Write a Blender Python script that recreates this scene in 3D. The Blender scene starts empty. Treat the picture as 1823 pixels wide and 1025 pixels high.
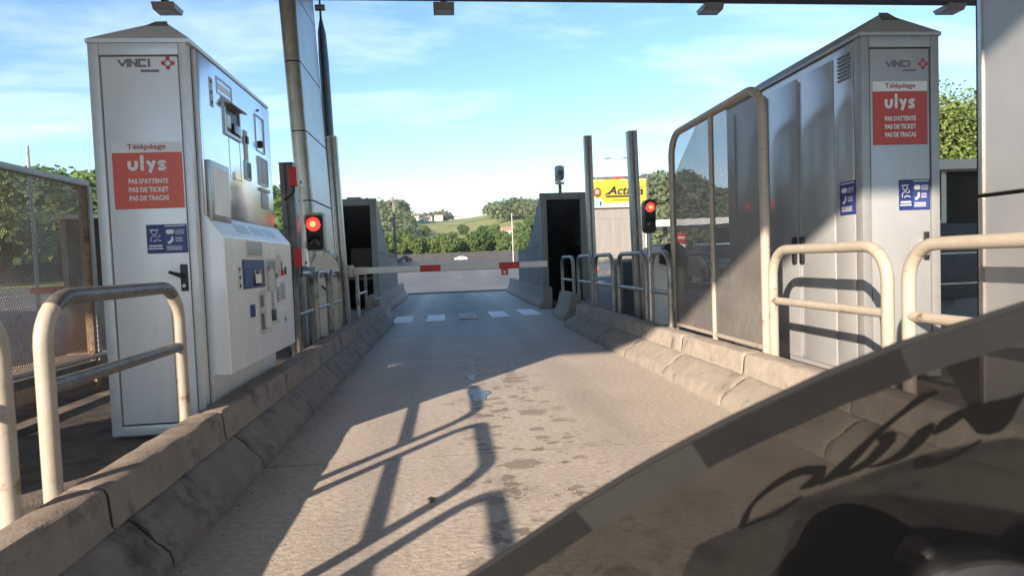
import bpy, bmesh, math, random
import numpy as np
from mathutils import Vector, Matrix
random.seed(7); np.random.seed(7)
S = bpy.context.scene
C = S.collection
R = math.radians

# ------------------------------------------------------------------ camera
CAM_H = 1.1
YAW, PITCH, ROLL = R(5.546), R(2.456), 0.038
fw = Vector((math.sin(YAW)*math.cos(PITCH), math.cos(YAW)*math.cos(PITCH), -math.sin(PITCH)))
r0 = Vector((math.cos(YAW), -math.sin(YAW), 0)); u0 = r0.cross(fw)
rt = r0*math.cos(ROLL) - u0*math.sin(ROLL); up = u0*math.cos(ROLL) + r0*math.sin(ROLL)
cd = bpy.data.cameras.new('camera'); cam = bpy.data.objects.new('camera', cd); C.objects.link(cam)
cam.matrix_world = Matrix(((rt.x, up.x, -fw.x, 0), (rt.y, up.y, -fw.y, 0), (rt.z, up.z, -fw.z, CAM_H), (0, 0, 0, 1)))
cd.sensor_width = 36; cd.lens = 1130*36/1823; cd.clip_start = 0.05; cd.clip_end = 6000
cd.dof.use_dof = True; cd.dof.focus_distance = 7.0; cd.dof.aperture_fstop = 4.2
S.camera = cam
# ------------------------------------------------------------------ sky and sun
SUN = Vector((1.55, 2.17, -1.0)).normalized()          # direction the light travels
ELEV = math.asin(-SUN.z); AZ = math.atan2(-SUN.x, -SUN.y)
w = bpy.data.worlds.new('World'); S.world = w; w.use_nodes = True
nt = w.node_tree; nt.nodes.clear()
N = nt.nodes.new; L = nt.links.new
out = N('ShaderNodeOutputWorld'); bg = N('ShaderNodeBackground'); bg.inputs[1].default_value = 0.088
sky = N('ShaderNodeTexSky'); sky.sky_type = 'NISHITA'; sky.sun_disc = False
sky.sun_elevation = ELEV; sky.sun_rotation = AZ
sky.air_density = 1.0; sky.dust_density = 0.0; sky.ozone_density = 2.0
tc = N('ShaderNodeTexCoord'); sep = N('ShaderNodeSeparateXYZ'); L(tc.outputs['Generated'], sep.inputs[0])
zadd = N('ShaderNodeMath'); zadd.operation = 'MAXIMUM'; L(sep.outputs[2], zadd.inputs[0]); zadd.inputs[1].default_value = 0.0
zad2 = N('ShaderNodeMath'); zad2.operation = 'ADD'; L(zadd.outputs[0], zad2.inputs[0]); zad2.inputs[1].default_value = 0.12
dx = N('ShaderNodeMath'); dx.operation = 'DIVIDE'; L(sep.outputs[0], dx.inputs[0]); L(zad2.outputs[0], dx.inputs[1])
dy = N('ShaderNodeMath'); dy.operation = 'DIVIDE'; L(sep.outputs[1], dy.inputs[0]); L(zad2.outputs[0], dy.inputs[1])
cmb = N('ShaderNodeCombineXYZ'); L(dx.outputs[0], cmb.inputs[0]); L(dy.outputs[0], cmb.inputs[1])
mp = N('ShaderNodeMapping'); L(cmb.outputs[0], mp.inputs[0]); mp.inputs['Rotation'].default_value = (0, 0, R(-38)); mp.inputs['Scale'].default_value = (0.55, 1.5, 1)
nz = N('ShaderNodeTexNoise'); L(mp.outputs[0], nz.inputs['Vector']); nz.inputs['Scale'].default_value = 0.85; nz.inputs['Detail'].default_value = 9; nz.inputs['Roughness'].default_value = 0.62; nz.inputs['Distortion'].default_value = 0.5
rp = N('ShaderNodeValToRGB'); L(nz.outputs[0], rp.inputs[0]); rp.color_ramp.elements[0].position = 0.50; rp.color_ramp.elements[1].position = 0.78
rp.color_ramp.elements[1].color = (0.5, 0.5, 0.5, 1)
hs = N('ShaderNodeHueSaturation'); hs.inputs['Saturation'].default_value = 1.13; hs.inputs['Value'].default_value = 1.0; L(sky.outputs[0], hs.inputs['Color'])
mx = N('ShaderNodeMix'); mx.data_type = 'RGBA'; L(rp.outputs[0], mx.inputs[0]); L(hs.outputs[0], mx.inputs[6]); mx.inputs[7].default_value = (7.4, 7.9, 8.4, 1)
L(mx.outputs[2], bg.inputs[0]); L(bg.outputs[0], out.inputs[0])
sl = bpy.data.lights.new('sun', 'SUN'); so = bpy.data.objects.new('sun', sl); C.objects.link(so)
sl.energy = 3.9; sl.angle = R(0.53); sl.color = (1.0, 0.85, 0.68)
so.rotation_euler = SUN.to_track_quat('-Z', 'Y').to_euler(); so.location = (-20, -30, 20)
S.view_settings.view_transform = 'Standard'; S.view_settings.look = 'None'
S.view_settings.exposure = 1.6; S.view_settings.gamma = 1.0; S.view_settings.use_curve_mapping = False
S.render.engine = 'CYCLES'

# ------------------------------------------------------------------ materials
MATS = {}
def mat(name, c1, c2=None, scale=6.0, rough=0.6, metal=0.0, bump=0.0, bscale=40.0, stretch=(1, 1, 1), detail=6, spec=0.5,
        c3=None, c3scale=1.5, c3pos=(0.52, 0.62), wave=0.0, rvar=0.0, coord='Object', coat=0.0):
    m = bpy.data.materials.new(name); m.use_nodes = True; t = m.node_tree
    b = t.nodes['Principled BSDF']; n = t.nodes.new; l = t.links.new
    b.inputs['Base Color'].default_value = (*c1, 1); b.inputs['Roughness'].default_value = rough
    b.inputs['Metallic'].default_value = metal; b.inputs['Specular IOR Level'].default_value = spec
    if coat: b.inputs['Coat Weight'].default_value = coat; b.inputs['Coat Roughness'].default_value = 0.1
    tcn = n('ShaderNodeTexCoord'); mpn = n('ShaderNodeMapping'); mpn.inputs['Scale'].default_value = stretch
    l(tcn.outputs[coord], mpn.inputs[0])
    src = None
    if c2 is not None:
        nzn = n('ShaderNodeTexNoise'); nzn.inputs['Scale'].default_value = scale; nzn.inputs['Detail'].default_value = detail; nzn.inputs['Roughness'].default_value = 0.65
        l(mpn.outputs[0], nzn.inputs['Vector'])
        r = n('ShaderNodeValToRGB'); r.color_ramp.elements[0].position = 0.34; r.color_ramp.elements[1].position = 0.66
        r.color_ramp.elements[0].color = (*c1, 1); r.color_ramp.elements[1].color = (*c2, 1); l(nzn.outputs[0], r.inputs[0]); src = r.outputs[0]
        if c3 is not None:
            n3 = n('ShaderNodeTexNoise'); n3.inputs['Scale'].default_value = c3scale; n3.inputs['Detail'].default_value = 8; n3.inputs['Roughness'].default_value = 0.7
            l(mpn.outputs[0], n3.inputs['Vector'])
            r3 = n('ShaderNodeValToRGB'); r3.color_ramp.elements[0].position = c3pos[0]; r3.color_ramp.elements[1].position = c3pos[1]
            l(n3.outputs[0], r3.inputs[0])
            x = n('ShaderNodeMix'); x.data_type = 'RGBA'; l(r3.outputs[0], x.inputs[0]); l(src, x.inputs[6]); x.inputs[7].default_value = (*c3, 1); src = x.outputs[2]
        l(src, b.inputs['Base Color'])
        if rvar:
            mr = n('ShaderNodeMapRange'); l(nzn.outputs[0], mr.inputs[0]); mr.inputs[1].default_value = 0.3; mr.inputs[2].default_value = 0.7
            mr.inputs[3].default_value = rough - rvar; mr.inputs[4].default_value = rough + rvar; l(mr.outputs[0], b.inputs['Roughness'])
    if bump or wave:
        bp = n('ShaderNodeBump'); bp.inputs['Strength'].default_value = bump or wave
        bn = n('ShaderNodeTexNoise'); bn.inputs['Scale'].default_value = bscale; bn.inputs['Detail'].default_value = 1 if wave else 5
        bp.inputs['Distance'].default_value = 0.05 if wave else 0.01
        l(mpn.outputs[0], bn.inputs['Vector']); l(bn.outputs[0], bp.inputs['Height']); l(bp.outputs[0], b.inputs['Normal'])
    MATS[name] = m; return m
def emis(name, col, strength):
    m = bpy.data.materials.new(name); m.use_nodes = True; b = m.node_tree.nodes['Principled BSDF']
    b.inputs['Base Color'].default_value = (*col, 1); b.inputs['Emission Color'].default_value = (*col, 1); b.inputs['Emission Strength'].default_value = strength
    MATS[name] = m; return m
mat('kerb_shaded', (.16, .138, .118), (.225, .197, .172), 7, .85, bump=.35, bscale=70, c3=(.055, .05, .045), c3scale=4.2, c3pos=(.52, .70))  # left kerb stones: shade of the lane face put into a darker concrete
mat('coping_shaded', (.20, .165, .135), (.27, .225, .185), 8, .85, bump=.35, bscale=80, c3=(.08, .068, .058), c3scale=5, c3pos=(.54, .70))  # left coping: darker than the right one, shade mixed into its colour
mat('kerb_concrete', (.25, .215, .18), (.34, .295, .25), 9, .85, bump=.6, bscale=70, c3=(.11, .095, .082), c3scale=4.5, c3pos=(.54, .70))
mat('coping_concrete', (.28, .24, .20), (.37, .32, .27), 9, .85, bump=.6, bscale=80, c3=(.13, .11, .095), c3scale=5, c3pos=(.56, .70))
mat('island_ground', (.10, .085, .07), (.19, .16, .135), 9, .95, bump=.8, bscale=120, c3=(.065, .055, .048), c3scale=1.6)
mat('mortar', (.035, .03, .026), None, rough=.95)
mat('plaza_asphalt', (.085, .087, .092), (.14, .14, .142), .35, .85, bump=.3, bscale=80, stretch=(1, .12, 1), c3=(.19, .188, .186), c3scale=.12, c3pos=(.5, .62))
mat('dark_asphalt', (.062, .062, .066), (.085, .084, .086), .3, .9)
mat('grass', (.17, .195, .05), (.25, .245, .08), .03, .95, c3=(.07, .095, .03), c3scale=.012, c3pos=(.5, .6))
mat('cab_metal', (.78, .77, .76), (.83, .82, .81), 2.2, .34, .2, wave=.07, bscale=2.6, rvar=.05, c3=(.62, .60, .575), c3scale=2.0, c3pos=(.52, .85), stretch=(1.3, 1.3, .3))
mat('cab_dull', (.40, .40, .41), (.45, .45, .455), 2.2, .34, .4, wave=.10, bscale=3.2, rvar=.06, c3=(.30, .295, .29), c3scale=2.0, c3pos=(.52, .85), stretch=(1.3, 1.3, .3))
mat('frame_dull', (.33, .33, .33), (.38, .38, .38), 12, .42, .4)
mat('cab_panel', (.64, .68, .74), (.70, .74, .80), 3.0, .20, .92, wave=.05, bscale=2.0, rvar=.05)
mat('cab_frame', (.64, .635, .625), (.70, .695, .685), 12, .40, .3)
mat('panel_light', (.50, .53, .57), (.56, .59, .63), 6, .4, .35)
mat('cab_side', (.52, .53, .545), (.57, .58, .595), 1.7, .2, .45, wave=.12, bscale=2.4, rvar=.05)
mat('steel', (.36, .345, .325), (.50, .48, .45), 14, .38, .8, rvar=.08)
mat('dark_steel', (.12, .115, .11), (.24, .225, .21), 10, .45, .6, rvar=.08)
mat('column_panel', (.40, .40, .41), (.46, .46, .465), 2.0, .38, .6, wave=.04, bscale=1.5)
mat('column_trim', (.36, .335, .30), (.48, .45, .41), 7, .34, .85)
mat('strut_dark', (.05, .055, .065), (.07, .075, .085), 6, .5, .2)
mat('cream_paint', (.36, .31, .25), (.42, .365, .30), 7, .42, c3=(.20, .13, .085), c3scale=8, c3pos=(.60, .66), bump=.15, bscale=50)
mat('worn_grey', (.11, .105, .10), (.20, .19, .18), 12, .42, .3, c3=(.50, .46, .41), c3scale=14, c3pos=(.60, .66), bump=.3, bscale=45)
mat('rail_steel', (.25, .235, .22), (.40, .375, .345), 12, .42, .55, c3=(.14, .12, .10), c3scale=7, c3pos=(.55, .7))
mat('ivory', (.62, .58, .50), (.68, .64, .56), 4, .45)
mat('red_paint', (.55, .025, .02), (.62, .04, .03), 5, .45)
mat('white_paint', (.74, .73, .71), (.82, .81, .79), 6, .5)
mat('pad_white', (.80, .80, .79), (.90, .90, .89), 9, .7, c3=(.45, .43, .40), c3scale=4, c3pos=(.62, .8))
mat('pad_worn', (.34, .31, .28), (.52, .49, .45), 9, .75, c3=(.24, .22, .2), c3scale=6, c3pos=(.5, .7))
mat('black_plastic', (.012, .012, .013), (.022, .022, .024), 8, .42)
mat('black_gap', (.01, .01, .01), None, rough=.8)
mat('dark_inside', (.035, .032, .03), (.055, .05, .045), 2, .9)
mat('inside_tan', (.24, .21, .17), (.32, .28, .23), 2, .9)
mat('sign_red', (.66, .095, .055), (.70, .115, .07), 3, .38)
mat('sign_red_faded', (.50, .050, .035), (.56, .065, .045), 3, .42)
mat('sign_white', (.74, .73, .73), (.80, .79, .79), 3, .4)
mat('sign_blue', (.014, .026, .13), (.02, .032, .155), 3, .4)
mat('sign_blue_light', (.035, .055, .21), None, rough=.4)
mat('logo_grey', (.17, .175, .20), None, rough=.5)
mat('logo_red', (.50, .05, .07), None, rough=.5)
mat('text_red', (.42, .07, .06), None, rough=.5)
mat('panel_grey', (.36, .36, .37), (.42, .42, .43), 5, .5, .3)
mat('screen_dark', (.02, .022, .025), None, rough=.12)
mat('pale_plastic', (.55, .53, .50), None, rough=.5)
mat('paper', (.82, .84, .86), (.90, .91, .92), 6, .5)
mat('enclosure', (.15, .157, .17), (.19, .195, .205), 2.5, .6, .1, c3=(.12, .12, .12), c3scale=2)
mat('enclosure_frame', (.22, .21, .195), (.28, .27, .25), 5, .6, .1)
mat('mesh_metal', (.27, .25, .23), (.35, .325, .30), 3.0, .55, .35, c3=(.25, .19, .145), c3scale=2.0, c3pos=(.55, .75))
mat('fence_mesh', (.46, .42, .37), (.54, .50, .45), 3.0, .6, .1, c3=(.44, .27, .16), c3scale=1.6, c3pos=(.42, .56))
mat('fence_frame', (.38, .36, .33), (.46, .44, .41), 9, .45, .4)
mat('rust_frame', (.22, .14, .085), (.38, .29, .21), 16, .7, c3=(.12, .05, .025), c3scale=9, c3pos=(.55, .65))
mat('yellow_board', (.46, .36, .03), (.50, .39, .04), 2, .5)
mat('truck_grey', (.22, .21, .195), (.28, .265, .245), 1.5, .6, stretch=(8, 1, .7))
mat('truck_white', (.72, .72, .72), None, rough=.5)
mat('skin', (.50, .27, .18), None, rough=.6)
mat('hair', (.13, .045, .02), None, rough=.7)
mat('shirt', (.30, .40, .52), None, rough=.7)
mat('canopy_paint', (.10, .10, .11), (.13, .13, .14), 2, .6)
mat('bounce_soffit', (.66, .65, .63), (.72, .71, .69), 2, .5)
mat('lamp_housing', (.30, .28, .25), (.36, .34, .31), 5, .5)
mat('lamp_glass', (.62, .60, .56), None, rough=.3)
mat('wall_dark', (.045, .048, .054), (.065, .067, .072), .5, .9, stretch=(.2, 1, 4))
mat('house_wall', (.78, .74, .68), None, rough=.8)
mat('house_roof', (.36, .20, .13), (.44, .26, .18), 1, .85)
mat('window_dark', (.03, .035, .04), None, rough=.15)
mat('bark', (.07, .05, .035), (.12, .09, .065), 6, .95)
mat('tyre', (.015, .015, .016), None, rough=.85)
mat('car_white', (.78, .78, .78), None, rough=.3, coat=.5)
mat('car_grey', (.16, .165, .175), None, rough=.3, metal=.4, coat=.6)
mat('bike_paint', (.016, .016, .017), (.022, .022, .023), 5, .85, spec=.15)
mat('bike_trim', (.05, .053, .057), (.07, .073, .078), 9, .5)
mat('sticker_black', (.004, .004, .004), None, rough=.9, spec=.1)
mat('dial_ring', (.03, .04, .055), None, rough=.3, metal=.3)
emis('signal_red', (1.0, .03, .02), 1.15)
emis('signal_core', (1.0, .16, .07), 1.5)
emis('marker_red', (1.0, .05, .05), .6)
emis('board_light', (1.0, .78, .15), .7)
mat('signal_off', (.03, .03, .032), None, rough=.25)

def leafmat(name, a, b_, trans=.25):
    m = bpy.data.materials.new(name); m.use_nodes = True; t = m.node_tree; n = t.nodes.new; l = t.links.new
    b = t.nodes['Principled BSDF']; b.inputs['Roughness'].default_value = .65; b.inputs['Specular IOR Level'].default_value = .25
    g = n('ShaderNodeNewGeometry'); oi = n('ShaderNodeObjectInfo')
    ad = n('ShaderNodeMath'); ad.operation = 'MULTIPLY_ADD'; l(oi.outputs['Random'], ad.inputs[0]); ad.inputs[1].default_value = .55
    hf = n('ShaderNodeMath'); hf.operation = 'MULTIPLY'; l(g.outputs['Random Per Island'], hf.inputs[0]); hf.inputs[1].default_value = .45; l(hf.outputs[0], ad.inputs[2])
    r = n('ShaderNodeValToRGB'); r.color_ramp.elements[0].color = (*a, 1); r.color_ramp.elements[1].color = (*b_, 1); l(ad.outputs[0], r.inputs[0])
    l(r.outputs[0], b.inputs['Base Color'])
    tr = n('ShaderNodeBsdfTranslucent'); l(r.outputs[0], tr.inputs[0])
    mxs = n('ShaderNodeMixShader'); mxs.inputs[0].default_value = trans; l(b.outputs[0], mxs.inputs[1]); l(tr.outputs[0], mxs.inputs[2])
    l(mxs.outputs[0], t.nodes['Material Output'].inputs[0]); MATS[name] = m
leafmat('leaf_mid', (.055, .105, .03), (.16, .225, .07))
leafmat('leaf_light', (.11, .165, .04), (.23, .285, .085))
leafmat('leaf_hill', (.075, .105, .055), (.145, .175, .085))

def lane_material():
    m = bpy.data.materials.new('lane_concrete'); m.use_nodes = True; t = m.node_tree; n = t.nodes.new; l = t.links.new
    b = t.nodes['Principled BSDF']; b.inputs['Roughness'].default_value = .62
    g = n('ShaderNodeNewGeometry'); P = g.outputs['Position']
    def noise(sc, det, st=(1, 1, 1), rgh=.6):
        mpn = n('ShaderNodeMapping'); mpn.inputs['Scale'].default_value = st; l(P, mpn.inputs[0])
        x = n('ShaderNodeTexNoise'); x.inputs['Scale'].default_value = sc; x.inputs['Detail'].default_value = det; x.inputs['Roughness'].default_value = rgh; l(mpn.outputs[0], x.inputs['Vector']); return x.outputs[0]
    def ramp(f, p0, p1, a=(0, 0, 0), c=(1, 1, 1)):
        r = n('ShaderNodeValToRGB'); r.color_ramp.elements[0].position = p0; r.color_ramp.elements[1].position = p1
        r.color_ramp.elements[0].color = (*a, 1); r.color_ramp.elements[1].color = (*c, 1); l(f, r.inputs[0]); return r.outputs[0]
    def mix(f, a, c):
        x = n('ShaderNodeMix'); x.data_type = 'RGBA'; l(f, x.inputs[0])
        if isinstance(a, tuple): x.inputs[6].default_value = (*a, 1)
        else: l(a, x.inputs[6])
        if isinstance(c, tuple): x.inputs[7].default_value = (*c, 1)
        else: l(c, x.inputs[7])
        return x.outputs[2]
    def mth(op, a, c):
        x = n('ShaderNodeMath'); x.operation = op
        for i, v in enumerate((a, c)):
            if isinstance(v, (int, float)): x.inputs[i].default_value = v
            else: l(v, x.inputs[i])
        return x.outputs[0]
    base = ramp(noise(1.3, 8), .3, .7, (.43, .37, .31), (.52, .455, .39))
    fine = ramp(noise(34, 6, (.8, 1.25, 1), .72), .36, .62, (.66, .65, .64), (1.1, 1.1, 1.1))
    mm = n('ShaderNodeMix'); mm.data_type = 'RGBA'; mm.blend_type = 'MULTIPLY'; mm.inputs[0].default_value = .95; l(base, mm.inputs[6]); l(fine, mm.inputs[7])
    col = mm.outputs[2]
    sx = n('ShaderNodeSeparateXYZ'); l(P, sx.inputs[0]); X, Y = sx.outputs[0], sx.outputs[1]
    # worn rubber down the middle of the wheel run, growing towards the gate
    cx = mth('ABSOLUTE', mth('SUBTRACT', X, .25), 0); cent = n('ShaderNodeMapRange'); l(cx, cent.inputs[0]); cent.inputs[1].default_value = .15; cent.inputs[2].default_value = .95; cent.inputs[3].default_value = .95; cent.inputs[4].default_value = 0
    yy = n('ShaderNodeMapRange'); l(Y, yy.inputs[0]); yy.inputs[1].default_value = 6; yy.inputs[2].default_value = 14
    rub = mth('MULTIPLY', mth('MULTIPLY', cent.outputs[0], yy.outputs[0]), mth('ADD', noise(2.2, 5, (1, .3, 1)), .35))
    col = mix(rub, col, (.075, .072, .070))
    # tyre tracks
    for xc in (-.42, 1.02):
        tk = n('ShaderNodeMapRange'); l(mth('ABSOLUTE', mth('SUBTRACT', X, xc), 0), tk.inputs[0]); tk.inputs[1].default_value = .06; tk.inputs[2].default_value = .24; tk.inputs[3].default_value = .42; tk.inputs[4].default_value = 0
        col = mix(mth('MULTIPLY', tk.outputs[0], noise(1.8, 6, (2.2, .22, 1))), col, (.16, .145, .13))
    # oil drips: round-ish spots in the drip line
    def drips(sc, thr, st):
        mpn = n('ShaderNodeMapping'); mpn.inputs['Scale'].default_value = st; l(P, mpn.inputs[0])
        wv = n('ShaderNodeVectorMath'); wv.operation = 'ADD'; l(mpn.outputs[0], wv.inputs[0])
        nn = n('ShaderNodeTexNoise'); nn.inputs['Scale'].default_value = sc*2.2; l(P, nn.inputs['Vector'])
        vs = n('ShaderNodeVectorMath'); vs.operation = 'SCALE'; l(nn.outputs[1], vs.inputs[0]); vs.inputs['Scale'].default_value = .09; l(vs.outputs[0], wv.inputs[1])
        v = n('ShaderNodeTexVoronoi'); v.inputs['Scale'].default_value = sc; v.inputs['Randomness'].default_value = 1; l(wv.outputs[0], v.inputs['Vector'])
        sc2 = n('ShaderNodeSeparateColor'); l(v.outputs['Color'], sc2.inputs[0])
        rad = mth('MULTIPLY', mth('SUBTRACT', sc2.outputs[0], .45), thr)
        d = mth('SUBTRACT', rad, v.outputs['Distance'])
        return ramp(d, 0, .05)
    dm = n('ShaderNodeMapRange'); l(mth('ABSOLUTE', mth('SUBTRACT', X, .38), 0), dm.inputs[0]); dm.inputs[1].default_value = .20; dm.inputs[2].default_value = .55; dm.inputs[3].default_value = 1; dm.inputs[4].default_value = 0
    dmy = n('ShaderNodeMapRange'); l(Y, dmy.inputs[0]); dmy.inputs[1].default_value = 8.2; dmy.inputs[2].default_value = 6.5; 
    msk = mth('MULTIPLY', dm.outputs[0], dmy.outputs[0])
    col = mix(mth('MULTIPLY', mth('MULTIPLY', drips(5.6, 1.05, (.85, 1.1, 1)), msk), .62), col, (.15, .108, .08))
    col = mix(mth('MULTIPLY', mth('MULTIPLY', drips(11, 1.0, (.85, 1.1, 1)), msk), .72), col, (.13, .092, .068))
    col = mix(mth('MULTIPLY', ramp(noise(3.1, 6, (1, .6, 1)), .52, .74), mth('MULTIPLY', msk, .55)), col, (.17, .13, .10))
    # dirt along the kerbs
    dk = n('ShaderNodeMapRange'); l(X, dk.inputs[0]); dk.inputs[1].default_value = -.82; dk.inputs[2].default_value = -1.08; dk.inputs[3].default_value = 0; dk.inputs[4].default_value = .75
    col = mix(mth('MULTIPLY', dk.outputs[0], mth('ADD', noise(4, 6), .15)), col, (.09, .078, .066))
    # pits and broad patches of wear
    col = mix(mth('MULTIPLY', ramp(noise(48, 3, (.7, 1.3, 1)), .635, .70), .55), col, (.12, .10, .085))
    col = mix(mth('MULTIPLY', ramp(noise(.55, 5, (1, .45, 1)), .46, .70), .35), col, (.24, .205, .175))
    # pale specks of grit
    col = mix(mth('MULTIPLY', ramp(noise(75, 2), .70, .74), .6), col, (.48, .42, .35))
    l(col, b.inputs['Base Color'])
    bp = n('ShaderNodeBump'); bp.inputs['Strength'].default_value = .4; bp.inputs['Distance'].default_value = .012
    l(mth('ADD', noise(30, 6, (.75, 1.3, 1)), mth('MULTIPLY', noise(90, 3), .5)), bp.inputs['Height']); l(bp.outputs[0], b.inputs['Normal'])
    MATS['lane_concrete'] = m
lane_material()
def puddle_material():
    m = mat('water', (.05, .06, .08), (.16, .20, .26), 40, .34, bump=.8, bscale=60, spec=.25); return m
puddle_material()
def glass_material(name, tint, refl=.08, rough=.08, film=(.05, .047, .044)):
    m = bpy.data.materials.new(name); m.use_nodes = True; t = m.node_tree; n = t.nodes.new; l = t.links.new
    tr = n('ShaderNodeBsdfTransparent'); tr.inputs[0].default_value = (*tint, 1)
    gl = n('ShaderNodeBsdfGlossy'); gl.inputs['Roughness'].default_value = rough; gl.inputs[0].default_value = (.9, .9, .9, 1)
    fr = n('ShaderNodeFresnel'); fr.inputs[0].default_value = 1.45
    df = n('ShaderNodeBsdfDiffuse'); df.inputs[0].default_value = (*film, 1)     # road film on the plastic
    m1 = n('ShaderNodeMixShader'); m1.inputs[0].default_value = refl; l(tr.outputs[0], m1.inputs[1]); l(df.outputs[0], m1.inputs[2])
    m2 = n('ShaderNodeMixShader'); l(fr.outputs[0], m2.inputs[0]); l(m1.outputs[0], m2.inputs[1]); l(gl.outputs[0], m2.inputs[2])
    l(m2.outputs[0], t.nodes['Material Output'].inputs[0]); MATS[name] = m
glass_material('smoked_glass', (.42, .425, .43), .10, film=(.014, .0145, .015))
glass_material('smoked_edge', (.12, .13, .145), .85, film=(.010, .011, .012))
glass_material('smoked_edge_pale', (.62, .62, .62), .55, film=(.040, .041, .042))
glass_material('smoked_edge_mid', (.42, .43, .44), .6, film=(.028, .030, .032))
glass_material('clear_glass', (.55, .57, .58), .05)

# ------------------------------------------------------------------ mesh helpers
class MB:
    def __init__(s): s.v = []; s.f = []
    def add(s, vs, fs):
        o = len(s.v); s.v += [tuple(p) for p in vs]; s.f += [tuple(i+o for i in f) for f in fs]; return s
    def box(s, x0, x1, y0, y1, z0, z1, bev=0.0):
        if x0 > x1: x0, x1 = x1, x0
        if y0 > y1: y0, y1 = y1, y0
        if z0 > z1: z0, z1 = z1, z0
        if not bev:
            return s.add([(x, y, z) for z in (z0, z1) for y in (y0, y1) for x in (x0, x1)],
                         [(0, 2, 3, 1), (4, 5, 7, 6), (0, 1, 5, 4), (2, 6, 7, 3), (0, 4, 6, 2), (1, 3, 7, 5)])
        bm = bmesh.new(); bmesh.ops.create_cube(bm, size=1)
        for v in bm.verts: v.co = Vector(((x0+x1)/2 + v.co.x*(x1-x0), (y0+y1)/2 + v.co.y*(y1-y0), (z0+z1)/2 + v.co.z*(z1-z0)))
        bmesh.ops.bevel(bm, geom=bm.edges[:], offset=bev, segments=2, affect='EDGES', profile=.6)
        bm.verts.index_update(); s.add([v.co[:] for v in bm.verts], [[v.index for v in f.verts] for f in bm.faces]); bm.free(); return s
    def prism(s, poly, a, b, axis='x'):       # poly of 2D points, extruded along axis from a to b
        n = len(poly)
        def pt(p, h): return (h, p[0], p[1]) if axis == 'x' else ((p[0], h, p[1]) if axis == 'y' else (p[0], p[1], h))
        vs = [pt(p, a) for p in poly] + [pt(p, b) for p in poly]
        fs = [tuple(range(n)), tuple(range(2*n-1, n-1, -1))] + [(i, n+i, n+(i+1) % n, (i+1) % n) for i in range(n)]
        return s.add(vs, fs)
    def tube(s, path, rad, seg=12, cap=True):
        path = [Vector(p) for p in path]; rads = rad if isinstance(rad, (list, tuple)) else [rad]*len(path)
        rings = []; pn = None
        for i, p in enumerate(path):
            t = (path[min(i+1, len(path)-1)] - path[max(i-1, 0)]).normalized()
            if pn is None: pn = t.orthogonal().normalized()
            pn = (pn - t*pn.dot(t)).normalized(); bn = t.cross(pn)
            rings.append([p + (pn*math.cos(2*math.pi*k/seg) + bn*math.sin(2*math.pi*k/seg))*rads[i] for k in range(seg)])
        vs = [q for r in rings for q in r]; fs = []
        for i in range(len(rings)-1):
            for k in range(seg): fs.append((i*seg+k, i*seg+(k+1) % seg, (i+1)*seg+(k+1) % seg, (i+1)*seg+k))
        if cap: fs += [tuple(range(seg-1, -1, -1)), tuple(range((len(rings)-1)*seg, len(rings)*seg))]
        return s.add(vs, fs)
    def disc(s, c, rad, axis, depth, seg=24):  # cylinder from c along axis
        c = Vector(c); a = Vector(axis).normalized(); return s.tube([c, c + a*depth], rad, seg)
    def lathe(s, prof, c=(0, 0, 0), seg=20):   # prof: (r, z)
        vs = [(c[0]+r*math.cos(2*math.pi*k/seg), c[1]+r*math.sin(2*math.pi*k/seg), c[2]+z) for r, z in prof for k in range(seg)]
        fs = [(i*seg+k, i*seg+(k+1) % seg, (i+1)*seg+(k+1) % seg, (i+1)*seg+k) for i in range(len(prof)-1) for k in range(seg)]
        fs += [tuple(range(seg-1, -1, -1)), tuple(range((len(prof)-1)*seg, len(prof)*seg))]
        return s.add(vs, fs)
    def build(s, name, m, parent=None, smooth=False, xf=None):
        me = bpy.data.meshes.new(name)
        org = Vector((0, 0, 0))
        if parent is not None: org = ORG.get(parent.name, org)
        vs = s.v if xf is None else [tuple(xf @ Vector(p)) for p in s.v]
        me.from_pydata([(p[0]-org.x, p[1]-org.y, p[2]-org.z) for p in vs], [], s.f)
        me.materials.append(MATS[m] if isinstance(m, str) else m); me.validate()
        bm = bmesh.new(); bm.from_mesh(me); bmesh.ops.recalc_face_normals(bm, faces=bm.faces[:]); bm.to_mesh(me); bm.free()
        if smooth:
            me.shade_smooth()
            try: me.set_sharp_from_angle(angle=R(28))
            except Exception: pass
        o = bpy.data.objects.new(name, me); C.objects.link(o)
        if parent is not None: o.parent = parent; ORG[o.name] = org
        return o
ORG = {}
def thing(name, label, cat, loc=(0, 0, 0), group=None, rot=(0, 0, 0)):
    o = bpy.data.objects.new(name, None); C.objects.link(o); o.location = loc; o.rotation_euler = rot; o.empty_display_size = .2
    o['label'] = label; o['category'] = cat
    if group: o['group'] = group
    ORG[o.name] = Vector(loc); return o
def tag(o, label, cat, group=None):
    o['label'] = label; o['category'] = cat
    if group: o['group'] = group
    return o
def struct(o, kind='structure'): o['kind'] = kind; return o
def box(name, m, parent, x0, x1, y0, y1, z0, z1, bev=0.0): return MB().box(x0, x1, y0, y1, z0, z1, bev).build(name, m, parent, smooth=bool(bev))
def rrect(w, h, r, n=5):
    pts = []
    for cx, cy, a in ((w/2-r, h/2-r, 0), (-w/2+r, h/2-r, 90), (-w/2+r, -h/2+r, 180), (w/2-r, -h/2+r, 270)):
        for k in range(n+1): t = R(a+90*k/n); pts.append((cx+r*math.cos(t), cy+r*math.sin(t)))
    return pts
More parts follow.
